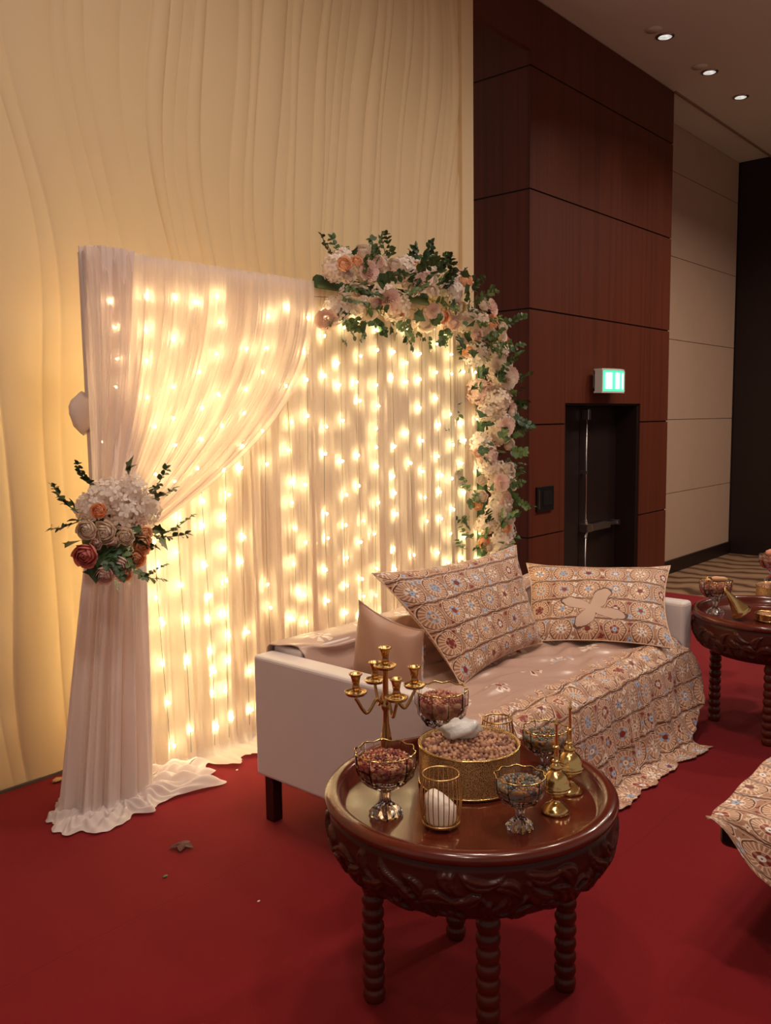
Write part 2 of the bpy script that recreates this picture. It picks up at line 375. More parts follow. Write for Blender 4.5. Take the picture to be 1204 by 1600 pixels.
struct('trim_2', MB().box(5.03, 5.165, WY-.034, WY+.12, 0, ZC-.002), MT['yellow'])
struct('trim_5', MB().box(WX0, 5.05, WY+.001, WY+.12, 0, ZC-.002), MT['yellow'])
struct('baseboard_back', MB().box(WX0, 5.165, WY-.03, WY-.017, 0, .012), simple('grey_edge_strip', (92, 78, 70), .6))
# mahogany pillar
PX0, PX1, PY = 6.50, 9.40, 4.01
DX0, DX1, DZ = 7.12, 8.70, 1.70
pl = MB().box(PX0+.012, DX0, PY+.014, 5.1, -.4, ZC-.002).box(DX1, PX1-.01, PY+.014, 5.1, -.4, ZC-.002).box(DX0, DX1, PY+.014, 5.1, DZ+.02, ZC-.002).box(DX0, DX1, PY+.34, 5.1, -.4, DZ+.02)
pil = struct('wall_pillar', pl, MT['joint'])
js = [-.4, .54, 1.53, 2.52, 3.51, 4.50, ZC-.002]
def panel(name, x0, x1, y0, y1, z0, z1, m, par):
    return MB().box(x0, x1, y0, y1, z0, z1).obj(name, m, par, smooth=False)
for a, c_ in zip(js[:-1], js[1:]):
    g = .007
    segs = [(PX0, PX1)]
    if c_ <= DZ: segs = [(PX0, DX0-.001), (DX1+.001, PX1)]
    elif a < DZ: segs = [(PX0, DX0-.001), (DX1+.001, PX1), (DX0-.001+.002, DX1-.001)]
    for k, (s0, s1) in enumerate(segs):
        panel('wood_panel', s0, s1, PY, PY+.013, (DZ+.02 if k == 2 else a+g), c_-g, MT['veneer'], pil)
    panel('wood_panel', PX0, PX0+.011, PY+.015, 5.1, a+g, c_-g, MT['veneer'], pil)
# double door in a deep reveal
dr = thing('door_1', '', '', (0, 0, 0)); del dr['label']; del dr['category']; dr['kind'] = 'structure'
fm = MB().box(DX0, DX0+.04, PY+.02, PY+.33, -.4, DZ).box(DX1-.04, DX1, PY+.02, PY+.33, -.4, DZ).box(DX0, DX1, PY+.02, PY+.33, DZ-.0, DZ+.019)
fm.obj('door_frame', MT['dark'], dr, smooth=False)
MB().box(DX0+.042, 7.845, PY+.25, PY+.30, -.39, DZ-.005).obj('door_leaf', MT['dark'], dr, smooth=False)
MB().box(7.855, DX1-.042, PY+.25, PY+.30, -.39, DZ-.005).obj('door_leaf', MT['dark'], dr, smooth=False)
yb = PY+.2
hw = thing('panic_bar', '', ''); del hw['label']; del hw['category']; hw.parent = dr
xr = 7.905
MB().tube([(xr, yb, DZ-.12), (xr, yb, .52)], .009, 8).tube([(xr, yb, .40), (xr, yb, -.38)], .009, 8).obj('latch_rod', MT['steel'], hw)
MB().box(xr-.02, xr+.035, yb-.03, yb+.049, DZ-.14, DZ-.03).obj('top_latch', MT['steel'], hw, smooth=False, bevel=.006)
MB().box(xr-.05, xr+.06, yb-.045, yb+.049, .43, .51).tube([(xr, yb, .55), (xr+.03, yb, .47), (xr, yb, .37)], .016, 8).obj('latch_case', MT['steel'], hw, smooth=False)
MB().box(xr+.06, xr+.45, yb-.05, yb+.02, .435, .495).box(xr+.45, 8.57, yb-.03, yb+.0, .452, .478).box(8.55, 8.6, yb-.04, yb+.049, .44, .49).obj('push_bar', MT['steel'], hw, smooth=False)
MB().box(xr-.02, xr+.02, yb-.01, yb+.049, 1.02, 1.05).obj('rod_guide', MT['steel'], hw, smooth=False)
# beige panelled wall beyond, recessed
BY = 4.43
bw_ = struct('wall_far', MB().box(9.39, 12.61, BY+.012, BY+.12, -.4, ZC-.002), MT['beigegap'])
jb = [-.4, .62, 1.54, 2.52, 3.51, 4.50, ZC-.002]
for a, c_ in zip(jb[:-1], jb[1:]): panel('wall_panel', 9.41, 12.6, BY, BY+.011, a+.004, c_-.004, MT['beige'], bw_)
struct('baseboard_far', MB().box(9.41, 12.58, BY-.03, BY-.001, -.399, -.23), MT['dark'])
dw = struct('wall_right', MB().box(12.612, 12.75, -3, 5.1, -.4, ZC-.002), MT['joint'])
for k in range(5): panel('wood_panel', 12.6, 12.611, 4.41-1.2*(k+1)+.005, 4.41-1.2*k-.005, -.395, ZC-.01, MT['dark'], dw)
struct('baseboard_right', MB().box(12.57, 12.598, -1.6, 4.39, -.399, -.25), MT['dark'])
# exit sign
es = thing('exit_sign', 'glowing green exit sign box over the dark double door', 'sign', (7.80, PY-.002, 1.93))
es.rotation_euler = (0, 0, 0)
MB().box(-.16, .06, -.05, .001, -.07, .07).obj('bracket', MT['whiteplastic'], es, smooth=False, bevel=.01)
H_ = .098; hw_ = .235
def arc(k, n, d=0): 
    t = -1+2*k/n; return (t*(hw_-d), -.13-.05*(1-t*t)-0.0)
Pf = [[(arc(k, 12)[0], arc(k, 12)[1], z) for k in range(13)] for z in (-H_, H_)]
sh = MB()
fr_ = [(arc(k, 12)[0], arc(k, 12)[1]) for k in range(13)]
for z0, z1 in ((-H_-.016, -H_), (H_, H_+.016)):
    lo = [(x_, y_-.004, z0) for x_, y_ in fr_]+[(hw_, -.05, z0), (-hw_, -.05, z0)]; n_ = len(lo)
    hi = [(p[0], p[1], z1) for p in lo]; sh.add(lo+hi, [tuple(range(n_)), tuple(range(2*n_-1, n_-1, -1))]+[(i, (i+1) % n_, n_+(i+1) % n_, n_+i) for i in range(n_)])
for sx in (-1, 1): sh.box(min(sx*hw_, sx*(hw_-.014)), max(sx*hw_, sx*(hw_-.014)), -.138, -.05, -H_, H_)
sh.box(-hw_, hw_, -.06, -.05, -H_, H_); sh.obj('housing', MT['whiteplastic'], es, smooth=False)
b = NB('lit_green_sign'); cg = b.coord(); q = b.n('ShaderNodeSeparateXYZ'); b.set(q.inputs[0], cg)
bars = b.math('MULTIPLY_ADD', b.math('COSINE', b.math('MULTIPLY', q.outputs[0], 44)), .5, .5)
zz = b.math('GREATER_THAN', b.math('ABSOLUTE', q.outputs[2]), .078)
f_ = b.math('MULTIPLY', bars, b.math('SUBTRACT', 1, zz)); ec = b.mix(f_, srgb((40, 170, 120)), srgb((222, 255, 240)))
b.base((.1, .5, .35, 1), .4); b.set(b.b.inputs['Emission Color'], ec); b.b.inputs['Emission Strength'].default_value = 2.2
MB().grid(Pf).obj('diffuser', b.m, es)
# wall switch panel
sw = thing('wall_control_panel', 'small black glass control panel on the mahogany pillar', 'switch', (6.75, PY-.001, .87))
MB().box(-.14, .14, -.022, 0, -.11, .11).obj('housing', MT['black'], sw, smooth=False, bevel=.004)
MB().box(-.05, .10, -.027, -.0221, -.06, .07).obj('touch_screen', simple('dark_glass', (40, 38, 38), .1), sw, smooth=False)
MB().box(-.118, -.108, -.026, -.0221, -.085, .085).obj('edge_light', MT['steel'], sw, smooth=False)
# ceiling downlights + sprinkler discs
def downlight(x, y, label):
    t = thing('ceiling_downlight', label, 'ceiling light', (x, y, ZC), 0, 'recessed ceiling downlights')
    MB().lathe([(.062, -.001), (.085, -.001), (.085, -.008), (.066, -.012), (.062, -.012)], 24, close=True).obj('trim_ring', MT['steel'], t)
    MB().lathe([(.0, -.004), (.03, -.004), (.061, -.010), (.061, -.002), (0, -.002)], 20).obj('reflector', MT['dl'], t)
b = NB('lamp_reflector'); b.base(srgb((200, 200, 195)), .3); b.b.inputs['Emission Color'].default_value = (1, .97, .9, 1)
b.set(b.b.inputs['Emission Strength'], b.math('MULTIPLY', b.noise(b.coord(), 28, 1), 1.3)); MT['dl'] = b.m
downlight(8.02, 3.52, 'round recessed ceiling downlight, leftmost of the row of three')
downlight(9.13, 3.53, 'round recessed ceiling downlight in the middle of the row of three')
downlight(10.06, 3.54, 'round recessed ceiling downlight, rightmost of the row of three')
for (px, py, lb) in ((1021, 46, 'flush beige ceiling disc just behind the leftmost downlight'), (1093, 104, 'flush beige ceiling disc just behind the middle downlight')):
    p = atz(px, py, ZC); t = MB().lathe([(0, -.001), (.075, -.001), (.075, -.008), (0, -.008)], 24).obj('sprinkler_cover', MT['ceiling'], loc=(p[0], p[1], ZC), label=lb, category='sprinkler', group='sprinkler covers')
# ================================================================ BACKDROP FRAME + CURTAINS
FX0, FX1, FY, FH = 1.95, 4.70, 3.32, 2.262
fr = thing('backdrop_frame', 'white pipe frame holding the lit sheer backdrop', 'frame', (0, 0, 0))
MB().box(FX0-.02, FX0+.02, FY-.02, FY+.02, 0.012, FH).obj('upright', MT['framewhite'], fr, smooth=False)
MB().box(FX1-.02, FX1+.02, FY-.02, FY+.02, 0.012, FH).obj('upright', MT['framewhite'], fr, smooth=False)
MB().box(FX0-.02, FX1+.02, FY-.02, FY+.02, FH+.001, FH+.036).obj('crossbar', MT['framewhite'], fr, smooth=False)
for xx in (FX0, FX1): MB().box(xx-.06, xx+.06, FY-.1, FY+.1, 0, .011).obj('base_plate', MT['framewhite'], fr, smooth=False)
def folds(u, k, seed, lv=0.):
    return (np.sin(u*k+seed+1.3*np.sin(u*k*.23+seed*2)+lv)+.45*np.sin(u*k*2.3+seed*3.1-lv*.7)+.25*np.sin(u*k*4.1+seed))
# main curtain hanging behind the bulbs
nu, nv = 620, 34
uu = np.linspace(0, 1, nu); rows = []; uvs = []
for j in range(nv):
    v = j/(nv-1); z = FH+.02-(FH+.02-.015)*min(v/.93, 1)
    a = .010+.012*v; y = FY-.035 + a*folds(uu, 150, 2, v*1.2)*.55
    if v > .93:
        k = (v-.93)/.07; y = y - .15*k*(1+.35*np.sin(uu*37)+.3*np.sin(uu*81)); z = np.full(nu, .012)+.02*np.abs(np.sin(uu*140+k*5))*k*(1-k)*3+.012*k*np.abs(np.sin(uu*61))
    else: z = np.full(nu, z); y = y-.012*v**3
    x = FX0+.02+(FX1-FX0-.04)*uu+.004*np.sin(uu*200+v*3)
    rows.append(list(zip(x, y, z))); uvs.append(list(zip(uu*3, np.full(nu, v*2.3))))
MB().grid(rows, uvs).obj('backdrop_curtain', MT['curtain'], label='ivory pleated sheer curtain filling the frame behind the fairy lights', category='curtain')
# tied sheer swag (upper part fans from the bar to the tie, lower part falls into a puddle)
sg = thing('tied_drape', 'white voile drape tied back with a bouquet and pooling on the red carpet', 'curtain')
TX, TY, TZ = 1.925, 3.16, 1.17
nu, nv = 420, 60; uu = np.linspace(0, 1, nu); rows = []; uvs = []
for j in range(nv):
    v = j/(nv-1); z = (FH+.045)*(1-v)+TZ*v - .05*np.sin(PI*v)*uu
    xt = FX0-.03+1.27*uu; xb = TX-.085+.17*uu
    s_ = v**(1.5+.7*uu); x = xt*(1-s_)+xb*s_
    # sweep: the outer pleats reach the tie lower
    amp = (.012*(1-v)+.020*v)*(1-.25*v)*min(1, v*4+.45)
    y = FY-.075-.055*v*(1-v)*2-.10*v*v + amp*(folds(uu, 62, 5, v*.8)*.8+.35*folds(uu, 150, 8, v))
    zt = z+(.10*(1-uu))*np.clip((v-.7)/.3, 0, 1)*0 - .06*uu*v**3
    rows.append(list(zip(x, y, np.broadcast_to(zt, (nu,))))); uvs.append(list(zip(uu*2, np.full(nu, v*1.4))))
MB().grid(rows, uvs).obj('upper_sheer', MT['swag'], sg)
# gathered header over the bar
rows = []; hu = np.linspace(0, 1, 300)
for k in range(9):
    a = -.3+(PI+.6)*k/8
    y = FY-.002-(.030+.004*np.sin(hu*240+np.sin(hu*60)*2))*np.cos(a)*1.1; z = FH+.018+(.028+.004*np.sin(hu*240))*np.sin(a)
    rows.append(list(zip(FX0-.0+1.28*hu, y, z)))
MB().grid(rows).obj('header', MT['drape'], sg)
# left fold column wrapping the upright
rows = []; nu2 = 150; cu = np.linspace(0, 1, nu2)
for j in range(46):
    v = j/45; z = (FH+.055)*(1-v)+TZ*v
    wv = .125*(1-.35*v) ; an = -1.15+3.2*cu     # wraps from the front round the left side
    cx = FX0+.055-.0*v; cx = cx+(TX-.02-cx)*v**2; cy = FY-.01-(.14)*v**2
    rr = (.105-.025*v)*(1+.07*folds(cu, 34, 3, v*1.5))
    x = cx+.045-rr*np.sin(an)*1.15; y = cy-rr*np.cos(an)*.72
    rows.append(list(zip(x, y, np.full(nu2, z))))
MB().grid(rows).obj('side_fold', MT['drape'], sg)
# lower column
rows = []; nu3 = 260; cu = np.linspace(0, 1, nu3, endpoint=True)
nz = 74
for j in range(nz):
    v = j/(nz-1); an = cu*2*PI
    if v < .72:
        t = v/.72; z = TZ*(1-t)+.03*t; k = 0
        rx = .105+.070*t**.9; ry = .075+.050*t; cx = TX+.01-.07*t; cy = TY+.0+.05*t
        r_ = 1+(.22+.10*t)*folds(cu*2*PI, 10, 1, t*.8)*.55*(1 if True else 0)
        x = cx+rx*r_*np.cos(an); y = cy+ry*r_*np.sin(an); zz = np.full(nu3, z)
    else:
        k = (v-.72)/.28; r_ = 1+.32*folds(cu*2*PI, 10, 1, .8)*.55*(1-k*.6)
        dirx = np.cos(an); diry = np.sin(an)
        # the puddle spreads towards the camera and to both sides
        ext = .05+.05*np.clip(-diry, 0, 1)**1.5+.08*np.clip(-np.cos(an-.75), 0, 1)**3+.30*np.clip(np.cos(an+.25), 0, 1)**5
        ext = ext*(1+.16*np.sin(an*9+1)+.10*np.sin(an*17))
        x = TX-.06+(.175*r_+ext*k)*dirx; y = TY+.05+(.125*r_+ext*k*.8)*diry
        y = np.minimum(y, WY-.03)
        wr = .5+.5*np.sin(an*15+k*9+2*np.sin(an*3)); wr2 = .5+.5*np.sin(an*31-k*14+np.sin(an*7))
        zz = .03*(1-k)+(.030*wr+.016*wr2)*np.sin(PI*min(1, k*.9+.05))**.8*(.6+.8*np.clip(np.cos(an+.3), 0, 1))+.006
        zz = np.maximum(zz, .006)
    rows.append(list(zip(x, y, zz)))
MB().grid(rows).obj('lower_fall', MT['drape'], sg)
# knotted cloth behind the upright
P = []
for i in range(9):
    a = PI*i/8; P.append([(FX0-.035+.055*math.sin(a)*math.cos(t)*(1+.15*math.sin(3*t+i)), FY+.02+.05*math.sin(a)*math.sin(t), 1.64-.085*math.cos(a)*(1+.1*math.sin(2*t))) for t in np.linspace(0, 2*PI, 17)])
MB().grid(P).obj('knot', MT['drape'], sg)
# ---- fairy lights
cl = thing('fairy_light_curtain', 'warm white fairy lights hanging in strands down the sheer backdrop', 'string lights')
bulb_me = MB().add(*ico(.0062, sz=1.3)).mesh('bulb', MT['bulb'])
yl = FY-.062
MB().tube([(FX0+.05+i*.08, yl+.004*math.sin(i), FH-.02-.012*abs(math.sin(i*.55))) for i in range(35)], .0016, 5).obj('lead_wire', MT['gwire'], cl)
r3 = random.Random(5); NS = 20
for k in range(NS):
    x0 = FX0+.09+k*(FX1-FX0-.16)/(NS-1); pts = []; drift = r3.uniform(-.05, .05); ph = r3.uniform(0, 6); yy = yl+r3.choice([0, .006, -.004])
    zb = r3.uniform(.05, .12)
    for i in range(24):
        v = i/23; pts.append((x0+drift*v+.012*math.sin(v*7+ph), yy+.003*math.sin(v*9+ph), (FH-.02)*(1-v)+zb*v))
    wire = MB().tube(pts, .0013, 4).obj('strand', MT['gwire'], cl)
    zz = FH-.09-r3.uniform(0, .1); n_ = 0
    while zz > zb+.02 and n_ < 15:
        v = (FH-.02-zz)/(FH-.02-zb); xx = x0+drift*v+.012*math.sin(v*7+ph)
        if r3.random() > .12: put('bulb', bulb_me, wire, (xx+r3.uniform(-.02, .02), yy-.006+r3.choice([0, 0, .008]), zz), (r3.uniform(-1, 1), r3.uniform(-1, 1), 0))
        n_ += 1
        zz -= r3.uniform(.10, .21)
for k in range(5):      # unseen extra strands added behind the cloth to cast the yellow wall glow
    x0 = FX0+.12+.11*k; wire = MB().tube([(x0+.02*math.sin(i*.7+k), FY+.10+.02*math.sin(i+k), 2.0-1.85*i/23) for i in range(24)], .0013, 4).obj('strand', MT['gwire'], cl)
    for i in range(k % 3, 24, 3): put('bulb', bulb_me, wire, (x0+.02*math.sin(i*.7+k), FY+.11+.02*math.sin(i+k), 2.0-1.85*i/23))
# ================================================================ FLOWERS
def petal(mb, ang, tilt, rad, w, h, curl, open_, n=4):
    P = []
    for i in range(n+1):
        t = i/n; row = []
        for j in range(n+1):
            s_ = -1+2*j/n; ww = w*math.sin(PI*(.12+.80*t))**.6*(1 if t < 1 else .75)
            aa = s_*ww; rr = rad*(1+open_*t*t)+curl*t**3
            z = h*t-(.12*h*abs(s_)**2*t)
            row.append((rr*math.cos(ang+aa), rr*math.sin(ang+aa), z-tilt))
        P.append(row)
    mb.grid(P)
def rose(r, mat, seed=0):
    g = random.Random(seed); mb = MB()
    for k_, (n, rad, top) in enumerate([(2, .20, 4), (3, .36, 16), (4, .52, 30), (5, .70, 44), (5, .86, 58), (6, 1.0, 70)]):
        for q in range(n):
            a0 = 2*PI*q/n+k_*.9+g.uniform(-.15, .15); wd = 2*PI/n*.72; R_ = r*rad*g.uniform(.94, 1.05); P = []
            for i in range(6):
                t = i/5; row = []
                for j in range(6):
                    u_ = -1+2*j/5; th = math.radians(150-(150-top-9*u_*u_*(k_ > 1))*t)
                    rr = R_*(1+.07*u_)*(1+(.10 if i == 5 else 0)*(k_ > 0)); aa = a0+u_*wd*(.55+.45*math.sin(PI*min(1, t*.8+.15)))
                    row.append((rr*math.sin(th)*math.cos(aa), rr*math.sin(th)*math.sin(aa), .9*rr*math.cos(th)+r*.16*(1-rad)))
                P.append(row)
            mb.grid(P)
    return mb.mesh('rose', MT[mat])
def hydrangea(r, mat, seed=0, n=46):
    g = random.Random(seed); mb = MB(); mb.add(*ico(r*.72))
    for i in range(n):
        zf = 1-2*(i+.5)/n; th = i*2.39996+g.uniform(-.2, .2); rr = math.sqrt(max(0, 1-zf*zf))
        nrm = Vector((rr*math.cos(th), rr*math.sin(th), zf)); c0 = nrm*r*g.uniform(.84, 1.04)
        t1 = nrm.orthogonal().normalized(); t2 = nrm.cross(t1); a0 = g.uniform(0, 2)
        for k in range(4):
            a = a0+k*PI/2; d = t1*math.cos(a)+t2*math.sin(a); e = nrm.cross(d); s_ = r*.33
            up = nrm*s_*g.uniform(.0, .35)
            vs = [c0, c0+d*s_*.55+e*s_*.42+up*.4, c0+d*s_*1.0+e*s_*.18+up, c0+d*s_*1.0-e*s_*.18+up*.8, c0+d*s_*.55-e*s_*.42+up*.3]
            mb.add(vs, [(0, 1, 2, 3), (0, 3, 4)])
    return mb.mesh('hydrangea', MT[mat], smooth=False)
def ruffle(r, mat, seed=0):
    g = random.Random(seed); mb = MB()
    for ring_ in range(6):
        rad = r*(.12+.16*ring_); n = 16; P = []
        for i in range(4):
            t = i/3; row = []
            for k in range(n*2+1):
                a = 2*PI*k/(n*2); q = rad*(.55+.6*t)+r*.06*math.sin(k*2.3+ring_*2)*t
                row.append((q*math.cos(a), q*math.sin(a), r*(.15+.65*t*(1-.13*ring_))+r*.09*math.sin(k*PI*.9+ring_)*t))
            P.append(row)
        mb.grid(P)
    return mb.mesh('carnation', MT[mat])
def leafshape(L, Wd, fold=.2, droop=.25, pts=5):
    P = []
    for i in range(pts+1):
        t = i/pts; w_ = Wd*math.sin(PI*min(1, t*.93+.04))**.8; P.append([(L*t, s_*w_, fold*abs(s_)*w_-droop*L*t*t) for s_ in (-1, 0, 1)])
    return P
def sprig(mat, seed=0, n=6, L=.13, lr=.024):
    g = random.Random(seed); mb = MB(); pts = [(L*t, .012*math.sin(t*3+seed), .25*L*t*t) for t in np.linspace(0, 1, 7)]; mb.tube(pts, .0016, 4)
    for i in range(n):
        t = .15+.85*i/(n-1); b0 = Vector((L*t, .012*math.sin(t*3+seed), .25*L*t*t))
        for sd in (-1, 1):
            sz = lr*(1.15-.45*t)*g.uniform(.8, 1.2)
            R_ = Euler((g.uniform(-.6, .6)+sd*.3, g.uniform(-.9, .2), sd*g.uniform(.7, 1.4))).to_matrix()
            q = [[b0+R_ @ Vector(p) for p in row] for row in leafshape(sz*1.5, sz*.62, pts=4)]; mb.grid(q)
    R_ = Euler((0, -.3, 0)).to_matrix(); mb.grid([[Vector(pts[-1])+R_ @ Vector(p) for p in row] for row in leafshape(lr*1.3, lr*.5, pts=4)])
    return mb.mesh('eucalyptus_sprig', MT[mat])
def ivy(mat, s_=.05):
    mb = MB(); o = [(0, 0), (.25, .55), (.05, .75), (.5, .62), (.62, .95), (.85, .5), (1.5, 0)]
    up = [(x, y, .12*y-.1*x*x) for x, y in o]; dn = [(x, -y, .12*y-.1*x*x) for x, y in o[1:-1]]
    mid = [(.5, 0, -.02), (1.0, 0, -.1)]
    vs = [tuple(s_*c_ for c_ in p) for p in up+dn+mid]; m0, m1 = len(up)+len(dn), len(up)+len(dn)+1
    fs = [(0, 1, m0), (1, 2, 3), (1, 3, m0), (3, 4, 5), (3, 5, m1, m0), (5, 6, m1)]
    k = len(up); fs += [(0, m0, k), (k, k+2, k+1), (k, m0, k+2), (k+2, k+4, k+3), (k+2, m0, m1, k+4), (k+4, m1, 6)]
    return mb.add(vs, fs).mesh('ivy_leaf', MT[mat], smooth=False)
ROSE = {c_: [rose(.043, 'fl_'+c_, s_) for s_ in (1,)] for c_ in ('ivory', 'blush', 'pink', 'peach', 'orange', 'coral', 'cream')}
HYD = {c_: [hydrangea(.075, 'fl_'+c_, s_) for s_ in (1, 2)] for c_ in ('white', 'ivory', 'blush', 'cream')}
CAR = {c_: [ruffle(.05, 'fl_'+c_, 1)] for c_ in ('blush', 'ivory', 'white')}
SPR = [sprig('leaf', 1), sprig('leafdark', 2, 7), sprig('leafgrey', 3, 7, .15, .020), sprig('leaf', 4, 5, .11, .027)]
IVY = [ivy('leaf'), ivy('leafdark', .058)]
def face(direction, spin=0.):
    """euler taking local +Z to direction"""
    q = Vector(direction).normalized().to_track_quat('Z', 'Y'); return (q @ Euler((0, 0, spin)).to_quaternion()).to_euler()
def facex(direction, spin=0.):
    q = Vector(direction).normalized().to_track_quat('X', 'Z'); return (q @ Euler((spin, 0, 0)).to_quaternion()).to_euler()
g5 = random.Random(21)
gar = thing('flower_garland', 'long garland of white, blush and peach flowers with greenery over the backdrop corner', 'flowers')
GY = FY-.06
def gpath(t):
    """t 0..1 : along the bar then down the right side"""
    A, B_, C_ = Vector((3.22, GY, 2.31)), Vector((4.36, GY, 2.30)), Vector((4.72, GY, 2.0)); D = Vector((4.70, GY, .55))
    if t < .40: return A.lerp(B_, t/.40), Vector((1, 0, 0))
    if t < .52: return B_.lerp(C_, (t-.40)/.12), Vector((.7, 0, -.7))
    return C_.lerp(D, (t-.52)/.48), Vector((0, 0, -1))
MB().tube([gpath(t)[0] for t in np.linspace(0, 1, 30)], .035, 8).obj('floral_base', MT['leafdark'], gar)
def gplace(kind, me, t, ang, rad, sc, spin=0):
    p, d = gpath(t); n1 = Vector((0, -1, 0)); n2 = n1.cross(d).normalized()
    out = n1*math.cos(ang)+n2*math.sin(ang); pos = p+out*rad
    dirn = out+Vector((g5.uniform(-.3, .3), g5.uniform(-.2, .2), g5.uniform(-.3, .3)))
    if kind in ('eucalyptus_sprig', 'ivy_leaf'): put(kind, me, gar, pos, facex(dirn+d*g5.uniform(-.7, .7), g5.uniform(-1.5, 1.5)), sc)
    else: put(kind, me, gar, pos, face(dirn+Vector((-.45, -.35, 0)), g5.uniform(0, 6)), sc)
n_ = 46
for i in range(n_):
    t = (i+.5)/n_; c_ = g5.choices(['white', 'ivory', 'cream', 'blush'], [7, 4, .8, .4])[0]
    ang = g5.uniform(-1.25, 1.25); gplace('hydrangea', g5.choice(HYD[c_]), t, ang, g5.uniform(.09, .15), g5.uniform(.85, 1.15))
for i in range(64):
    t = (i+g5.uniform(.1, .9))/64; ang = g5.uniform(-1.25, 1.25)
    c_ = g5.choices(['ivory', 'blush', 'pink', 'peach', 'orange', 'coral', 'cream'], [11, 3, .5, 1.6, .7, .4, 2])[0]
    gplace('rose', ROSE[c_][0], t, ang, g5.uniform(.165, .205), g5.uniform(.62, 1.0))
for i in range(20): gplace('carnation', CAR[g5.choice(['blush', 'blush', 'ivory'])][0], g5.random(), g5.uniform(-1.3, 1.3), g5.uniform(.17, .20), g5.uniform(.8, 1.2))
for i in range(150):
    t = (i+g5.random())/150; gplace('eucalyptus_sprig', g5.choice(SPR), t, g5.uniform(-2.2, 2.2), g5.uniform(.13, .20), g5.uniform(.85, 1.25))
for i in range(80): gplace('ivy_leaf', g5.choice(IVY), g5.random(), g5.uniform(-1.9, 1.9), g5.uniform(.16, .22), g5.uniform(.6, .95))
# bouquet on the tie
bq = thing('tieback_bouquet', 'bouquet of white hydrangea, peach and pink roses tied on the white drape', 'flowers', (0, 0, 0))
def bput(kind, me, px, py, Y, sc, dx=0, dz=0, spin=None):
    p = aty(px, py, Y); d = Vector((-.55+dx, -.75, .12+dz))
    put(kind, me, bq, p, face(d, g5.uniform(0, 6) if spin is None else spin), sc)
MB().lathe([(.0, -.13), (.07, -.12), (.105, -.05), (.11, .03), (.08, .12), (0, .14)], 16).obj('floral_base', MT['leafdark'], bq, loc=(TX-.035, TY-.02, TZ))
for px, py, c_, s_ in ((165, 775, 'white', 1.0), (205, 765, 'white', .85), (190, 800, 'white', 1.05), (228, 795, 'white', .9), (140, 792, 'white', .8), (214, 812, 'blush', .55)):
    bput('hydrangea', g5.choice(HYD[c_]), px, py, 3.0, s_*.92)
for px, py, c_, s_ in ((154, 798, 'orange', .8), (135, 828, 'ivory', 1.0), (162, 832, 'ivory', 1.25), (133, 868, 'pink', 1.25), (222, 850, 'peach', 1.1), (213, 873, 'orange', 1.0), (185, 885, 'blush', 1.1), (163, 900, 'blush', 1.0), (195, 898, 'peach', .8), (196, 838, 'ivory', .9), (176, 848, 'blush', .7), (228, 833, 'peach', .7), (150, 850, 'blush', .6)):
    bput('rose', ROSE[c_][0], px, py, 2.92, s_*.82, dx=(px-180)/160, dz=(820-py)/160)
for px, py, dx, dz, k, s_ in ((120, 800, -1, .5, 1, 1.0), (128, 812, -1, -.3, 1, .9), (112, 795, -1, .7, 2, .7), (228, 772, .8, .6, 0, .9), (238, 780, 1, .2, 3, .8), (245, 838, 1, .25, 2, 1), (235, 835, 1, -.3, 0, 1), (212, 895, .8, -.5, 3, .9), (216, 900, 1, .1, 2, .7), (175, 862, .1, -1, 1, .8), (190, 860, .3, -.8, 2, .9), (180, 850, -.4, -.6, 1, .8), (200, 840, .6, -.5, 1, .8), (140, 760, -.8, .8, 1, .7)):
    put('eucalyptus_sprig', SPR[k], bq, aty(px, py, 2.93), facex((dx*.8, -.35-dx*.2, dz), g5.uniform(-.6, .6)), s_)
put('ivy_leaf', IVY[0], bq, aty(200, 742, 2.97), facex((0, -.3, 1), 1.2), 1.1)
for px, py, dx, dz, k, s_ in ((196, 736, .6, .5, 0, .8), (142, 758, -.7, .5, 1, .9), (150, 846, -.7, -.4, 1, 1.1), (205, 825, .8, -.3, 1, 1), (235, 828, 1, -.1, 0, 1), (247, 840, .6, -.8, 0, 1), (193, 872, 0, -1, 0, 1.1), (200, 855, .6, -.6, 1, 1), (178, 905, .2, -.8, 0, .8), (165, 850, -.3, -.7, 0, 1), (230, 765, .7, .3, 0, .8), (160, 855, -.5, -.6, 1, 1.1), (172, 868, .2, -.9, 1, 1.1), (186, 862, .5, -.6, 0, 1.1), (200, 862, .2, -.8, 1, 1), (150, 880, -.3, -.8, 1, 1), (178, 845, -.6, -.3, 1, 1.1), (120, 845, -.9, -.1, 1, .9), (208, 842, .9, .2, 1, 1)):
    put('ivy_leaf', IVY[k], bq, aty(px, py, 2.95), facex((dx, -.35, dz), g5.uniform(-.8, .8)), s_*.9)
# ================================================================ SOFA
SX0, SX1, SY0, SY1, AH = 2.170, 4.345, 1.70, 2.60, .68
sf = thing('sofa', 'low white leather sofa with boxy arms under an embroidered throw', 'sofa')
MB().box(SX0, SX0+.105, SY0, SY1, .19, AH).obj('left_arm', MT['leather'], sf, smooth=False, bevel=.014)
MB().box(SX1-.105, SX1, SY0, SY1, .19, AH-.03).obj('right_arm', MT['leather'], sf, smooth=False, bevel=.02)
MB().box(SX0+.107, SX1-.107, SY1-.16, SY1, .19, .70).obj('backrest', MT['leather'], sf, smooth=False, bevel=.012)
MB().box(SX0+.107, SX1-.107, SY0+.03, SY1-.162, .19, .30).obj('seat_base', MT['leather'], sf, smooth=False, bevel=.01)
MB().box(SX0+.108, SX1-.108, SY0+.005, SY1-.163, .302, .445).obj('seat_cushion', MT['leather'], sf, smooth=False, bevel=.04)
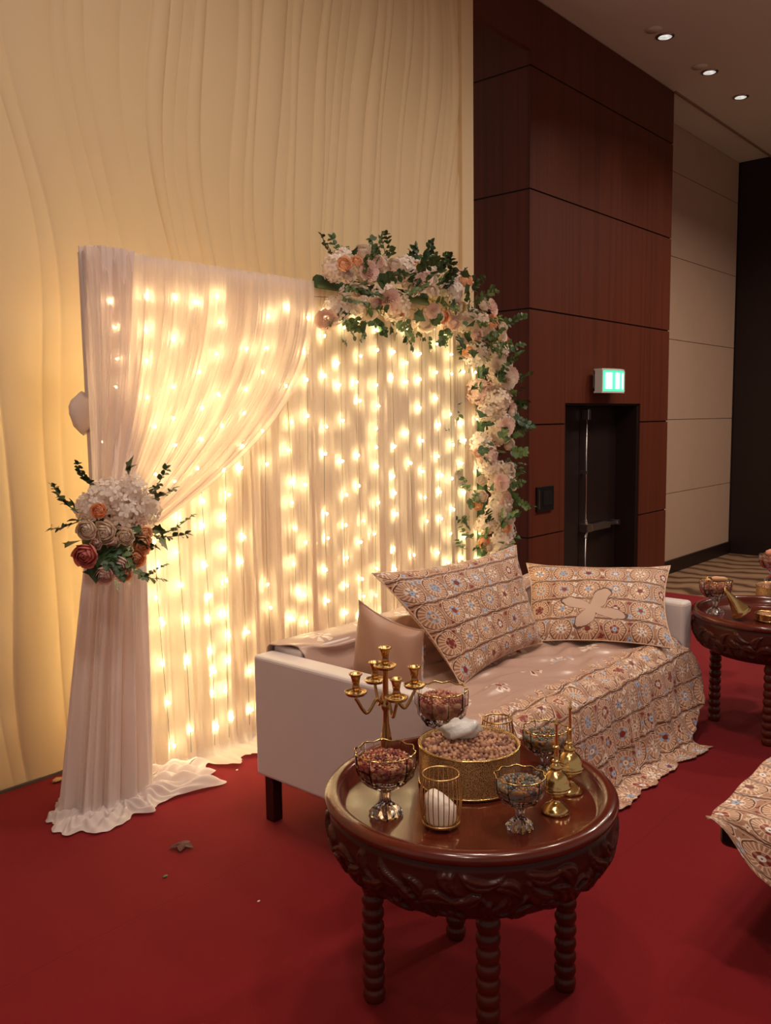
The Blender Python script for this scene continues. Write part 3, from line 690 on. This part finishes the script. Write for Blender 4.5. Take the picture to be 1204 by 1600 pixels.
for lx, ly in ((SX0+.045, SY1-.05), (SX0+.045, SY0+.05), (SX1-.06, SY1-.05), (SX1-.06, SY0+.05)):
    MB().box(lx-.024, lx+.024, ly-.024, ly+.024, 0, .189).obj('leg', MT['legblack'], sf, smooth=False, bevel=.003)
# throw: path across the sofa (y,z), arc length gives v
prof = [(SY1+.008, .50), (SY1+.008, .60), (SY1+.007, .69), (SY1-.006, .706), (SY1-.08, .707), (SY1-.150, .706), (SY1-.170, .69), (SY1-.175, .60), (SY1-.18, .51), (SY1-.20, .468), (SY1-.26, .456)]
prof += [(SY1-.26-.52*t, .456-.0*t) for t in (.2, .4, .6, .8, 1)]
prof += [(SY0+.045, .455), (SY0+.01, .448), (SY0-.015, .425), (SY0-.03, .38), (SY0-.04, .30), (SY0-.05, .20), (SY0-.065, .10), (SY0-.085, .035), (SY0-.12, .014), (SY0-.17, .010)]
pa = np.array(prof); dl = np.concatenate([[0], np.cumsum(np.hypot(*np.diff(pa, axis=0).T))]); Ltot = dl[-1]
nv, nu = 190, 330; rows = []; uvs = []; sfront = dl[18]
uu = np.linspace(0, 1, nu)
for j in range(nv):
    s_ = Ltot*j/(nv-1); y = np.interp(s_, dl, pa[:, 0]); z = np.interp(s_, dl, pa[:, 1])
    xl = SX0+.112-.06*max(0, 1-s_/dl[6]) if s_ < dl[6] else SX0+.112; xr = SX1-.115
    d = max(0, s_-sfront)          # how far down the front
    fall = min(1, d/.12)
    if d > 0:
        xl += .0; zq = z; xr = xr+(.075*fall)-.30*max(0, min(1, (d-.16)/.25))**1.3+ .06*max(0, (d-.40)/.1)
    X = xl+(xr-xl)*uu
    # satin wrinkles on the seat, pleats on the fall
    seat = 1 if s_ > dl[9] and d == 0 else 0
    e1 = np.sin(X*9+s_*5); wr = .0052*np.sin(38*(s_+.22*(X-3.2)**2*1.2)+2*e1)+.0036*np.sin(71*(s_*.8-.3*X)+e1*2)
    yy = np.full(nu, y); zz = np.full(nu, z)
    if seat: zz = zz+.006+wr*min(1, (s_-dl[9])/.1)*1.5
    elif d > 0:
        a = min(1, d/.25)*.022; fo = np.sin(X*26+1.3*np.sin(X*7))+.5*np.sin(X*49+2)+.28*np.sin(X*97+s_*9)+.2*np.sin(X*151-s_*6)
        yy = yy-.010-a*(fo*.5+.6); zz = zz+(.006*(fo+1.6)*max(0, (d-.42)/.15)) + .006*(1-fall)
        yy = yy-.05*np.clip((uu-.85)/.15, 0, 1)*min(1, d/.4)
        zz = np.maximum(zz, .006)
    else: zz = zz+.004+wr*.9; yy = yy+ (-.004+wr*1.5 if s_ > dl[6] else .004)
    rows.append(list(zip(X, yy, zz))); uvs.append([(u_*1.0, s_) for u_ in X])
bl = MB().grid(rows, uvs); FIELD = sfront-.03
th = bl.obj('throw_blanket', MT['blanket'], label='rose-gold satin throw with embroidered flower border, draped over the white sofa to the floor', category='blanket')
so = th.modifiers.new('thick', 'SOLIDIFY'); so.thickness = .004; so.offset = 1
# hem ruffle
for n in MT['blanket'].node_tree.nodes:
    pass
# --- cushions
def pillow(name, c4, thick, mat, label, n=26, piping=None, back=None, sag=.06):
    c = [Vector(p) for p in c4]      # bottom-left, bottom-right, top-right, top-left as seen from the front
    ux = ((c[1]-c[0])+(c[2]-c[3])); uy = ((c[3]-c[0])+(c[2]-c[1])); nr = ux.cross(uy).normalized()
    W_ = ux.length/2; H_2 = uy.length/2; F, B = [], []; uvs = []
    for j in range(n+1):
        t = j/n; rf, rb, ru = [], [], []
        for i in range(n+1):
            s_ = i/n; p = (c[0]*(1-s_)+c[1]*s_)*(1-t)+(c[3]*(1-s_)+c[2]*s_)*t
            a, q = 2*s_-1, 2*t-1
            ctr = (c[0]+c[1]+c[2]+c[3])/4
            p = p-(ux/2)*a*sag*(1-q*q)*.9*abs(a)-(uy/2)*q*sag*(1-a*a)*abs(q)
            h = thick*.5*(max(0, (1-a**2))*max(0, 1-q**2))**.42*(1+.05*math.sin(a*7+q*5))
            rf.append(p+nr*h); rb.append(p-nr*h); ru.append((s_*W_, t*H_2))
        F.append(rf); B.append(rb); uvs.append(ru)
    t = thing(name, label, 'cushion')
    MB().grid(F, uvs).obj('front', mat, t); MB().grid(B, uvs, flip=True).obj('back', back or mat, t)
    edge = [F[0][i] for i in range(n)]+[F[j][n] for j in range(n)]+[F[n][n-i] for i in range(n)]+[F[n-j][0] for j in range(n)]
    MB().tube(edge, .003, 5, closed=True).obj('piping', piping or mat, t)
    return t
pillow('cushion', [(2.915, 2.13, .462), (3.70, 2.20, .475), aty(806, 852, 2.37), aty(581, 896, 2.42)], .17, MT['cushion'], 'large embroidered cushion leaning on the sofa back, its corner highest')
pillow('cushion', [(3.66, 2.30, .47), (4.035, 1.66, .465), atz(1047, 884, .80), atz(822, 880, .815)], .15, MT['cushion2'], 'embroidered cushion with plain satin star leaning against the right sofa arm')
pillow('cushion', [(2.395, 2.30, .50), (2.42, 1.93, .47), atx(662, 985, 2.43), atx(561, 938, 2.37)], .15, MT['satin'], 'small plain satin cushion at the left sofa arm', back=MT['cushion'])
# ================================================================ TABLES
def motif_disp(A, Z):
    """raised scrolling leaves on the apron; A angle array, Z 0..1"""
    g = random.Random(3); D = np.zeros_like(A)
    for k in range(92):
        a0 = 2*PI*(k+g.uniform(-.3, .3))/92; z0 = [.22, .52, .80][k % 3]+g.uniform(-.06, .06); rot = g.choice([.5, -.6, 1.1, 2.3, -1.2, 0]); L = g.uniform(.20, .34); w_ = g.uniform(.07, .12); cv = g.choice([-1.6, 1.6])
        dx = ((A-a0+PI) % (2*PI)-PI)*2.3; dz = (Z-z0)
        x = dx*math.cos(rot)+dz*math.sin(rot); y = -dx*math.sin(rot)+dz*math.cos(rot)+cv*x*x
        e = 1-(x/L)**2-(y/(w_*(1.05-.7*x/L)))**2
        D = np.maximum(D, np.clip(e*2.6, 0, 1)*(1-.45*np.clip(1-np.abs(y)/.015, 0, 1)))
    vine = .42+.22*np.sin(A*17); D = np.maximum(D, np.clip(1.6-np.abs(Z-vine)/.035, 0, 1)*.8)
    return D
def make_table(label, loc, rz):
    t = thing('tray_table', label, 'table', loc, rz, 'round carved tray tables')
    zt = .61
    MB().lathe([(0, zt-.045), (.335, zt-.045), (.342, zt-.043), (.350, zt-.012), (.356, zt-.004), (.368, zt), (.384, zt-.002), (.392, zt-.010), (.394, zt-.020), (.390, zt-.028), (.386, zt-.031), (.36, zt-.0315), (.36, zt-.055), (0, zt-.055)], 96).obj('tray_top', MT['wood'], t)
    na, nz = 640, 56; A = np.linspace(0, 2*PI, na); zz = np.linspace(0, 1, nz); AA, ZZ = np.meshgrid(A, zz)
    prof_r = np.interp(zz, [0, .06, .2, .45, .7, .9, 1], [.305, .330, .360, .384, .390, .388, .382]); prof_z = (.405+(zt-.030-.405)*zz)
    D = motif_disp(AA, np.clip((ZZ-.05)/.82, -.2, 1.2))*np.clip(np.minimum(ZZ-.03, .90-ZZ)*18, 0, 1)
    D[:, -1] = D[:, 0]
    Rr = prof_r[:, None]+.010*D-.005
    P = [[(Rr[i, j]*math.cos(A[j]), Rr[i, j]*math.sin(A[j]), prof_z[i]) for j in range(na)] for i in range(nz)]
    ap = MB().grid(P); ap.lathe([(.24, .404), (.305, .404), (.302, .4055), (.24, .4055)], 48, close=True); ap.obj('carved_apron', MT['carved'], t)
    for sx in (-1, 1):
        for sy in (-1, 1):
            pr = [(0, 0), (.026, 0), (.029, .006)]; n = 11; h = .43/n
            for k in range(n):
                for q in (.12, .3, .5, .7, .88, 1.0): pr.append((.0225+.0085*math.sin(PI*min(q, .999))**.7 if q < 1 else .0235, h*(k+q)))
            pr = [(r_, z_ if z_ > .006 else z_) for r_, z_ in pr if not (0 < z_ < .005)]
            pr.append((0, .43)); pr = [pr[0], pr[1]]+sorted(pr[2:-1], key=lambda p: p[1])+[pr[-1]]
            MB().lathe(pr, 20, c=(sx*.19, sy*.19, 0)).obj('leg', MT['legwood'], t)
    return t
TC = (1.85, 1.325)
t1 = make_table('round carved mahogany tray table in front of the sofa, laid with crystal and gold pieces', (TC[0], TC[1], 0), 0)
t2 = tree(t1, 'round carved mahogany tray table beyond the right sofa arm, cut by the photo edge', (4.525, 1.355, 0), math.radians(60.8))
TZT = .5655
def heap(r, h, n, size, mat, seed, parent, name, zc=0, jitter=.6, rx=1):
    g = random.Random(seed); mb = MB()
    mb.lathe([(0, zc-.012), (r*.97, zc-.012), (r*.96, zc-.003), (r*.5, zc+h*.6), (0, zc+h*.8)], 20)
    for i in range(n):
        rr = r*math.sqrt((i+.5)/n)*.97; a = i*2.39996; hh = zc+h*(1-(rr/r)**2)+g.uniform(-.2, .3)*size
        s_ = size*g.uniform(.7, 1.25)
        mb.add(*ico(s_, (rr*math.cos(a), rr*math.sin(a), hh), 1, g.uniform(.65, 1), g.uniform(.55, 1), Euler((g.uniform(0, 6), g.uniform(0, 6), g.uniform(0, 6))).to_matrix()))
    return mb.obj(name, mat, parent, smooth=True, kind='stuff')
def goblet(label, x, y, z, s, fill, seed, rz=0, group='crystal bowls on the tray tables', topping=None):
    t = thing('crystal_bowl', label, 'bowl', (x, y, z), rz, group)
    fl = lambda a, q: 1+(.035 if q > .07*s else .09)*math.cos(a*10)
    H = .165*s; R = .077*s
    out = [(0, 0), (.040*s, 0), (.041*s, .006*s), (.030*s, .020*s), (.014*s, .032*s), (.011*s, .045*s), (.015*s, .062*s), (.026*s, .073*s), (.050*s, .083*s), (.068*s, .103*s), (R, .13*s), (R*1.01, H)]
    inn = [(R*.95, H), (R*.93, .132*s), (.062*s, .108*s), (.045*s, .094*s), (.02*s, .088*s), (0, .087*s)]
    MB().lathe(out+inn, 20, flute=fl).obj('glass', MT['glass'], t, smooth=False)
    pts = [((R*.98*fl(a, H))*math.cos(a), (R*.98*fl(a, H))*math.sin(a), H+.001+.0018*s*math.cos(a*10)) for a in np.linspace(0, 2*PI, 64, endpoint=False)]
    MB().tube(pts, .0019, 6, closed=True).obj('gold_rim', MT['gold'], t)
    # filling sits inside the bowl
    mb = MB().lathe([(0, .091*s), (.043*s, .0975*s), (.058*s, .110*s), (.068*s, .130*s), (.069*s, .143*s), (0, .150*s)], 24)
    mb.obj('filling_body', fill, t, kind='stuff')
    heap(.066*s, .012*s, 150, .0052*s, fill, seed, t, 'filling', zc=.143*s)
    return t
def at_table(px, py): p = atz(px, py, TZT); return p[0], p[1]
x, y = at_table(603, 1272); goblet('large crystal bowl of red petals at the left front of the near table', x, y, TZT, 1.04, MT['redherb'], 1, .2)
x, y = at_table(812, 1293); goblet('small crystal bowl of bluish herbs at the right front of the near table', x, y, TZT, .83, MT['blueherb'], 2, .1)
x, y = at_table(851, 1210); goblet('crystal bowl of grey herbs behind the gold pots on the near table', x, y, TZT, .84, MT['blueherb'], 3, .5)
x, y = at_table(690, 1182); tall = goblet('crystal bowl of rose petals behind the gold drum bowl on the near table', x, y, TZT, 1.03, MT['petalherb'], 4, .3); tall.scale = (1, 1, 1.24)
# gold drum bowl
def drum(label, x, y, z, r, h, nb, name='gold_bowl', mat=None, group='gold drum bowls'):
    t = thing(name, label, 'bowl', (x, y, z), 0, group)
    MB().lathe([(0, .0), (r*.97, 0), (r*.985, .006), (r, .012), (r, h-.004), (r*1.008, h), (r*.97, h), (r*.96, h-.02), (r*.95, .02), (0, .02)], 64).obj('bowl_wall', mat or MT['perf'], t)
    for zz in (.008, h-.002): MB().tube([(r*1.004*math.cos(a), r*1.004*math.sin(a), zz) for a in np.linspace(0, 2*PI, 64, endpoint=False)], .0025, 6, closed=True).obj('rim_band', MT['gold'], t)
    heap(r*.93, .012, nb, r*.064, MT['buds'], 9, t, 'dried_rosebuds', zc=h-.012)
    return t
x, y = at_table(733, 1221); drum('wide perforated gold bowl heaped with dried rosebuds on the near table', x, y, TZT, .143, .118, 260)
def chunk(label, c, s, seed):
    g = random.Random(seed); mb = MB(); n, m = 10, 14; P = []
    for i in range(n+1):
        a = PI*i/n; row = []
        for j in range(m):
            b_ = 2*PI*j/m; q = 1+.16*math.sin(3*b_+i*1.3)+.12*math.sin(5*b_-i)+g.uniform(-.05, .05)
            if i in (0, n): q = 1
            row.append((s[0]*q*math.sin(a)*math.cos(b_), s[1]*q*math.sin(a)*math.sin(b_), s[2]*(1+math.cos(a)*q*.9)))
        row.append(row[0]); P.append(row)
    return mb.grid(P[::-1]).obj('white_crystal', MT['alum'], loc=c, rot=(0, 0, -.6), smooth=True, label=label, category='crystal')
chunk('rough white crystal lump on the rosebuds of the wide gold bowl', (x+.0, y+.03, TZT+.118), (.056, .036, .030), 2)
# wire cage candle holders
def cage(label, x, y, z, s=1):
    t = thing('candle_holder', label, 'candle holder', (x, y, z), 0, 'gold wire cage candle holders'); r = .048*s; h = .135*s
    ring_ = lambda rr, zz: [(rr*math.cos(a), rr*math.sin(a), zz) for a in np.linspace(0, 2*PI, 40, endpoint=False)]
    MB().tube(ring_(r*.95, h), .0026, 6, closed=True).obj('top_ring', MT['wire'], t)
    MB().lathe([(0, .010), (r*.97, .010), (r*.99, .013), (r*.99, .017), (r*.93, .0165), (r*.93, .013), (0, .013)], 40).obj('base_plate', MT['wire'], t)
    for k in range(24):
        a = 2*PI*k/24
        if k == 0:
            me = MB().tube([((r*(.95+.13*math.sin(PI*q)))*1, 0, .016+(h-.016)*q) for q in np.linspace(0, 1, 9)], .0013, 5).mesh('wire', MT['wire'])
        put('wire', me, t, (0, 0, 0), (0, 0, a))
    for k in range(3):
        a = 2*PI*k/3-1.9; MB().add(*ico(.0055, (r*.75*math.cos(a), r*.75*math.sin(a), .0053))).obj('foot', MT['wire'], t)
    return t
x, y = at_table(689, 1290); cage('gold wire cage candle holder at the front of the near table', x, y, TZT, 1.02)
cpr = [(0, 0), (.037, 0), (.038, .006), (.039, .040), (.036, .056), (.028, .070), (.015, .079), (0, .081)]
cm = MB().lathe([(r_, z_) for r_, z_ in cpr], 32)
cm.v = [(v_[0]-.25*max(0, v_[2]-.04), v_[1]+.3*max(0, v_[2]-.04), v_[2]-.35*max(0, v_[2]-.03)*max(0, v_[0]*RC[0][0]+v_[1]*RC[0][1])/.038) for v_ in cm.v]
cm.obj('candle', MT['wax'], loc=(x, y, TZT+.0135), label='white domed candle inside the front wire cage holder', category='candle')
x, y = at_table(777, 1187); cage('gold wire cage candle holder half hidden behind the wide gold bowl', x, y, TZT, .95)
# candelabra
x, y = at_table(604, 1215)
cd = thing('candelabra', 'antique brass five-cup candelabra at the back left of the near table', 'candelabra', (x, y, TZT), 0)
MB().lathe([(0, 0), (.052, 0), (.054, .004), (.044, .012), (.022, .022), (.012, .034), (.009, .05)], 32).obj('base', MT['brass'], cd)
MB().lathe([(.009, .051), (.011, .06), (.017, .085), (.015, .10), (.0085, .135), (.0075, .165), (.012, .172), (.014, .180), (.009, .188), (.008, .20), (.008, .262), (.011, .268), (0, .268)], 20).obj('stem', MT['brass'], cd)
def cup(cx, cy, cz):
    MB().lathe([(.004, -.002), (.026, .001), (.030, .006), (.031, .009), (.028, .009), (.024, .006), (.008, .006), (.008, .012), (.012, .016), (.0095, .022), (.0095, .030), (.014, .046), (.018, .049), (.018, .052), (.0115, .052), (.0105, .03), (0, .03)], 24, c=(cx, cy, cz)).obj('candle_cup', MT['brass'], cd)
cup(0, 0, .268); cd.scale = (1.06, 1.06, 1.21)
rdir = RC[0]; fdir = np.array([RC[2][0], RC[2][1]]); fdir = fdir/np.linalg.norm(fdir)
for k in range(4):
    ang = math.atan2(rdir[1], rdir[0])+math.radians(20)+k*PI/2; R_ = .084
    pt = []
    for q in np.linspace(0, 1, 22):
        rr = .010+q*(R_-.010); z_ = .185+.022*math.sin(q*PI*1.0)*(1 if q < .35 else 1)-.040*math.sin(PI*max(0, (q-.2)/.8))**1.2+.018*max(0, q-.6)/.4
        pt.append((rr*math.cos(ang), rr*math.sin(ang), z_))
    pt.append((R_*math.cos(ang), R_*math.sin(ang), .212))
    MB().tube(pt, .0046, 8).obj('arm', MT['brass'], cd); cup(R_*math.cos(ang), R_*math.sin(ang), .213)
# gold perfume sprinklers
def pot(label, x, y, z, s, rz):
    t = thing('gold_sprinkler', label, 'incense pot', (x, y, z), rz, 'pair of gold sprinklers')
    MB().lathe([(0, 0), (.034, 0), (.035, .004), (.031, .010), (.026, .016), (.014, .024), (.008, .030), (.009, .036), (.014, .040), (.028, .050), (.034, .060)], 28).obj('foot_bowl', MT['gold'], t, scale=s)
    MB().lathe([(.032, .061), (.036, .063), (.036, .067), (.032, .070), (.031, .080), (.025, .094), (.016, .102), (.011, .106), (.016, .110), (.018, .113), (.010, .118), (.006, .130), (.0055, .15), (.0032, .20), (.0032, .212), (.006, .216), (.0030, .220), (.0018, .232), (0, .234)], 28).obj('lid', MT['gold'], t, scale=s)
    for zz, rr in ((.126, .0105), (.160, .0085)): MB().lathe([(.004, zz-.005), (rr, zz-.002), (rr, zz+.002), (.004, zz+.005)], 20).obj('neck_ring', MT['gold'], t, scale=s)
    return t
x, y = at_table(868, 1268); pot('gold spired sprinkler pot, the front one of the pair on the near table', x, y, TZT, 1.10, 0)
x, y = at_table(889, 1236); pot('gold spired sprinkler pot, the rear one of the pair on the near table', x, y, TZT, 1.10, 1)
# ---- things on the far table
x, y = at_table(1117, 958); goblet('crystal bowl with pale pastries at the left of the far table', x, y, TZT, 1.05, MT['redherb'], 6, .2)
GB = (x, y)
def pastry(px, py, r, L, ang, label):
    p = (GB[0]+px, GB[1]+py, TZT+.165); P = []
    for i in range(9):
        q = i/8; rr = r*math.sin(PI*(.05+.9*q))**.6*(1+.15*math.sin(q*9)); P.append([(L*(q-.5), rr*math.cos(a), rr*math.sin(a)*.8+r*.8) for a in np.linspace(0, 2*PI, 13)])
    MB().grid(P).obj('pastry', simple('pale_pastry', (214, 160, 118), .7, var=.1), loc=p, rot=(0, .1, ang), label=label, category='pastry', group='pastries in the far crystal bowl')
pastry(.012, -.01, .019, .095, -.6, 'long pale pastry lying across the far crystal bowl'); pastry(-.034, .03, .014, .05, .5, 'small knobbly pastry on the left rim of the far crystal bowl')
# gold cone lid lying tilted
p0 = Vector(atz(1158, 968, TZT)); axis = Vector(-RC[0])*.9+Vector((0, 0, 1.25)); axis.normalize()
cn = thing('cone_lid', 'gold cone-shaped lid leaning tilted on the far table', 'lid', (p0.x, p0.y, TZT+.034))
cn.rotation_euler = face(axis); cn.scale = (1.15,)*3
MB().lathe([(0, -.002), (.040, -.002), (.045, 0), (.045, .006), (.041, .010), (.042, .014), (.038, .020), (.022, .065), (.008, .115), (.003, .135), (0, .138)], 28).obj('cone', MT['gold'], cn)
x, y = at_table(1215, 935); drum('tall perforated gold bowl of dried buds on the far table', x, y, TZT, .115, .075, 180)
chunk('rough white crystal on the gold bowl of the far table', (x-.02, y+.0, TZT+.077), (.035, .024, .016), 5)
x, y = at_table(1200, 970); drum('low gold dish of nuts on the far table, nearest its rim', x, y, TZT, .062, .040, 90, 'gold_dish', MT['brass'], 'gold drum bowls')
x, y = at_table(1205, 908); goblet('crystal bowl with a pink sweet at the back of the far table', x, y, TZT, 1.0, MT['petalherb'], 8, .2)
MB().lathe([(0, 0), (.03, .002), (.042, .015), (.036, .032), (.015, .042), (0, .044)], 16, flute=lambda a, z: 1+.08*math.sin(3*a+z*40)).obj('sweet', simple('pink_sweet', (218, 150, 122), .6), loc=(x, y, TZT+.158), label='rounded pink sweet in the rear crystal bowl of the far table', category='sweet')
# ================================================================ OTTOMAN at right with throw
ot = thing('bench_seat', 'black upholstered bench seat at the right edge under an embroidered throw', 'bench')
OX, OY = 2.47, .86
MB().box(OX+.006, OX+1.0, OY-.60, OY+.015, .33, .405).obj('seat_block', MT['black'], ot, smooth=False, bevel=.02)
for lx in (OX+.45, OX+.94):
    for ly in (OY-.54, OY-.06): MB().box(lx-.025, lx+.025, ly-.025, ly+.025, 0, .329).obj('leg', MT['legblack'], ot, smooth=False)
prof = [(OX-.09, .20), (OX-.075, .26), (OX-.055, .32), (OX-.035, .38), (OX-.015, .422), (OX+.02, .436), (OX+.2, .436), (OX+.5, .436), (OX+.95, .434)]
pa = np.array(prof); dl = np.concatenate([[0], np.cumsum(np.hypot(*np.diff(pa, axis=0).T))]); L2 = dl[-1]; rows = []; uvs = []
nu = 110
for j in range(nu):
    v = j/(nu-1); yy = OY+.03-.66*v; r_ = []; u_ = []
    lift = .20*math.exp(-v*9)    # hem rises towards the back corner
    for i in range(90):
        s_ = L2*i/89; X = np.interp(s_, dl, pa[:, 0]); Z = np.interp(s_, dl, pa[:, 1])
        hang = max(0, 1-s_/.24)
        hl = max(.012, min(.20, (OY+.03-yy)*.85)); Z = .437-hl*hang**1.1+.0035*math.sin(30*s_+9*v)+.004*math.sin(yy*31+s_*8)
        X = OX+.0-.045*hang**.6+max(0, s_-.24)-.012*hang*math.sin(yy*34+1)
        r_.append((X, yy+.012*hang*math.sin(s_*20), Z)); u_.append((yy*1.0, 1.9-s_))
    rows.append(r_); uvs.append(u_)
o = MB().grid(rows, uvs).obj('throw_blanket', MT['cushion'], label='embroidered throw hanging off the black bench at the right edge', category='blanket')
so = o.modifiers.new('thick', 'SOLIDIFY'); so.thickness = .004; so.offset = 1
# ================================================================ SMALL LITTER
fx, fy, _ = atz(285, 1325, 0)
pf = thing('fallen_flower', 'crushed dark red flower lying on the open red carpet', 'flower', (fx, fy, .001))
for k, (a, s_) in enumerate(((.3, 1), (1.5, .8), (2.6, 1.1), (3.9, .9), (5.2, 1))):
    R_ = Euler((0, 0, a)).to_matrix(); MB().grid([[R_ @ Vector(p)+Vector((0, 0, .012)) for p in row] for row in leafshape(.045*s_, .015, .3, .15)]).obj('petal', simple('dark_red_petal', (84, 8, 26), .6), pf)
def bit(px, py, r, mat, label, name, cat):
    p = atz(px, py, 0); MB().add(*ico(r, (0, 0, r*.5), 1.3, .8, .5)).obj(name, mat, loc=(p[0], p[1], .0), smooth=False, label=label, category=cat)
bit(258, 1371, .009, MT['leaf'], 'tiny green leaf scrap on the open red carpet', 'leaf_scrap', 'litter')
bit(370, 1204, .006, MT['wax'], 'tiny white scrap on the carpet left of the sofa leg', 'paper_scrap', 'litter')
bit(404, 1409, .005, MT['wax'], 'tiny pale scrap on the carpet in front of the near table', 'paper_scrap', 'litter')
bit(90, 1222, .022, simple('tan_cork', (190, 150, 100), .8), 'small tan lump on the carpet by the wall behind the pooled drape', 'cork_lump', 'litter')
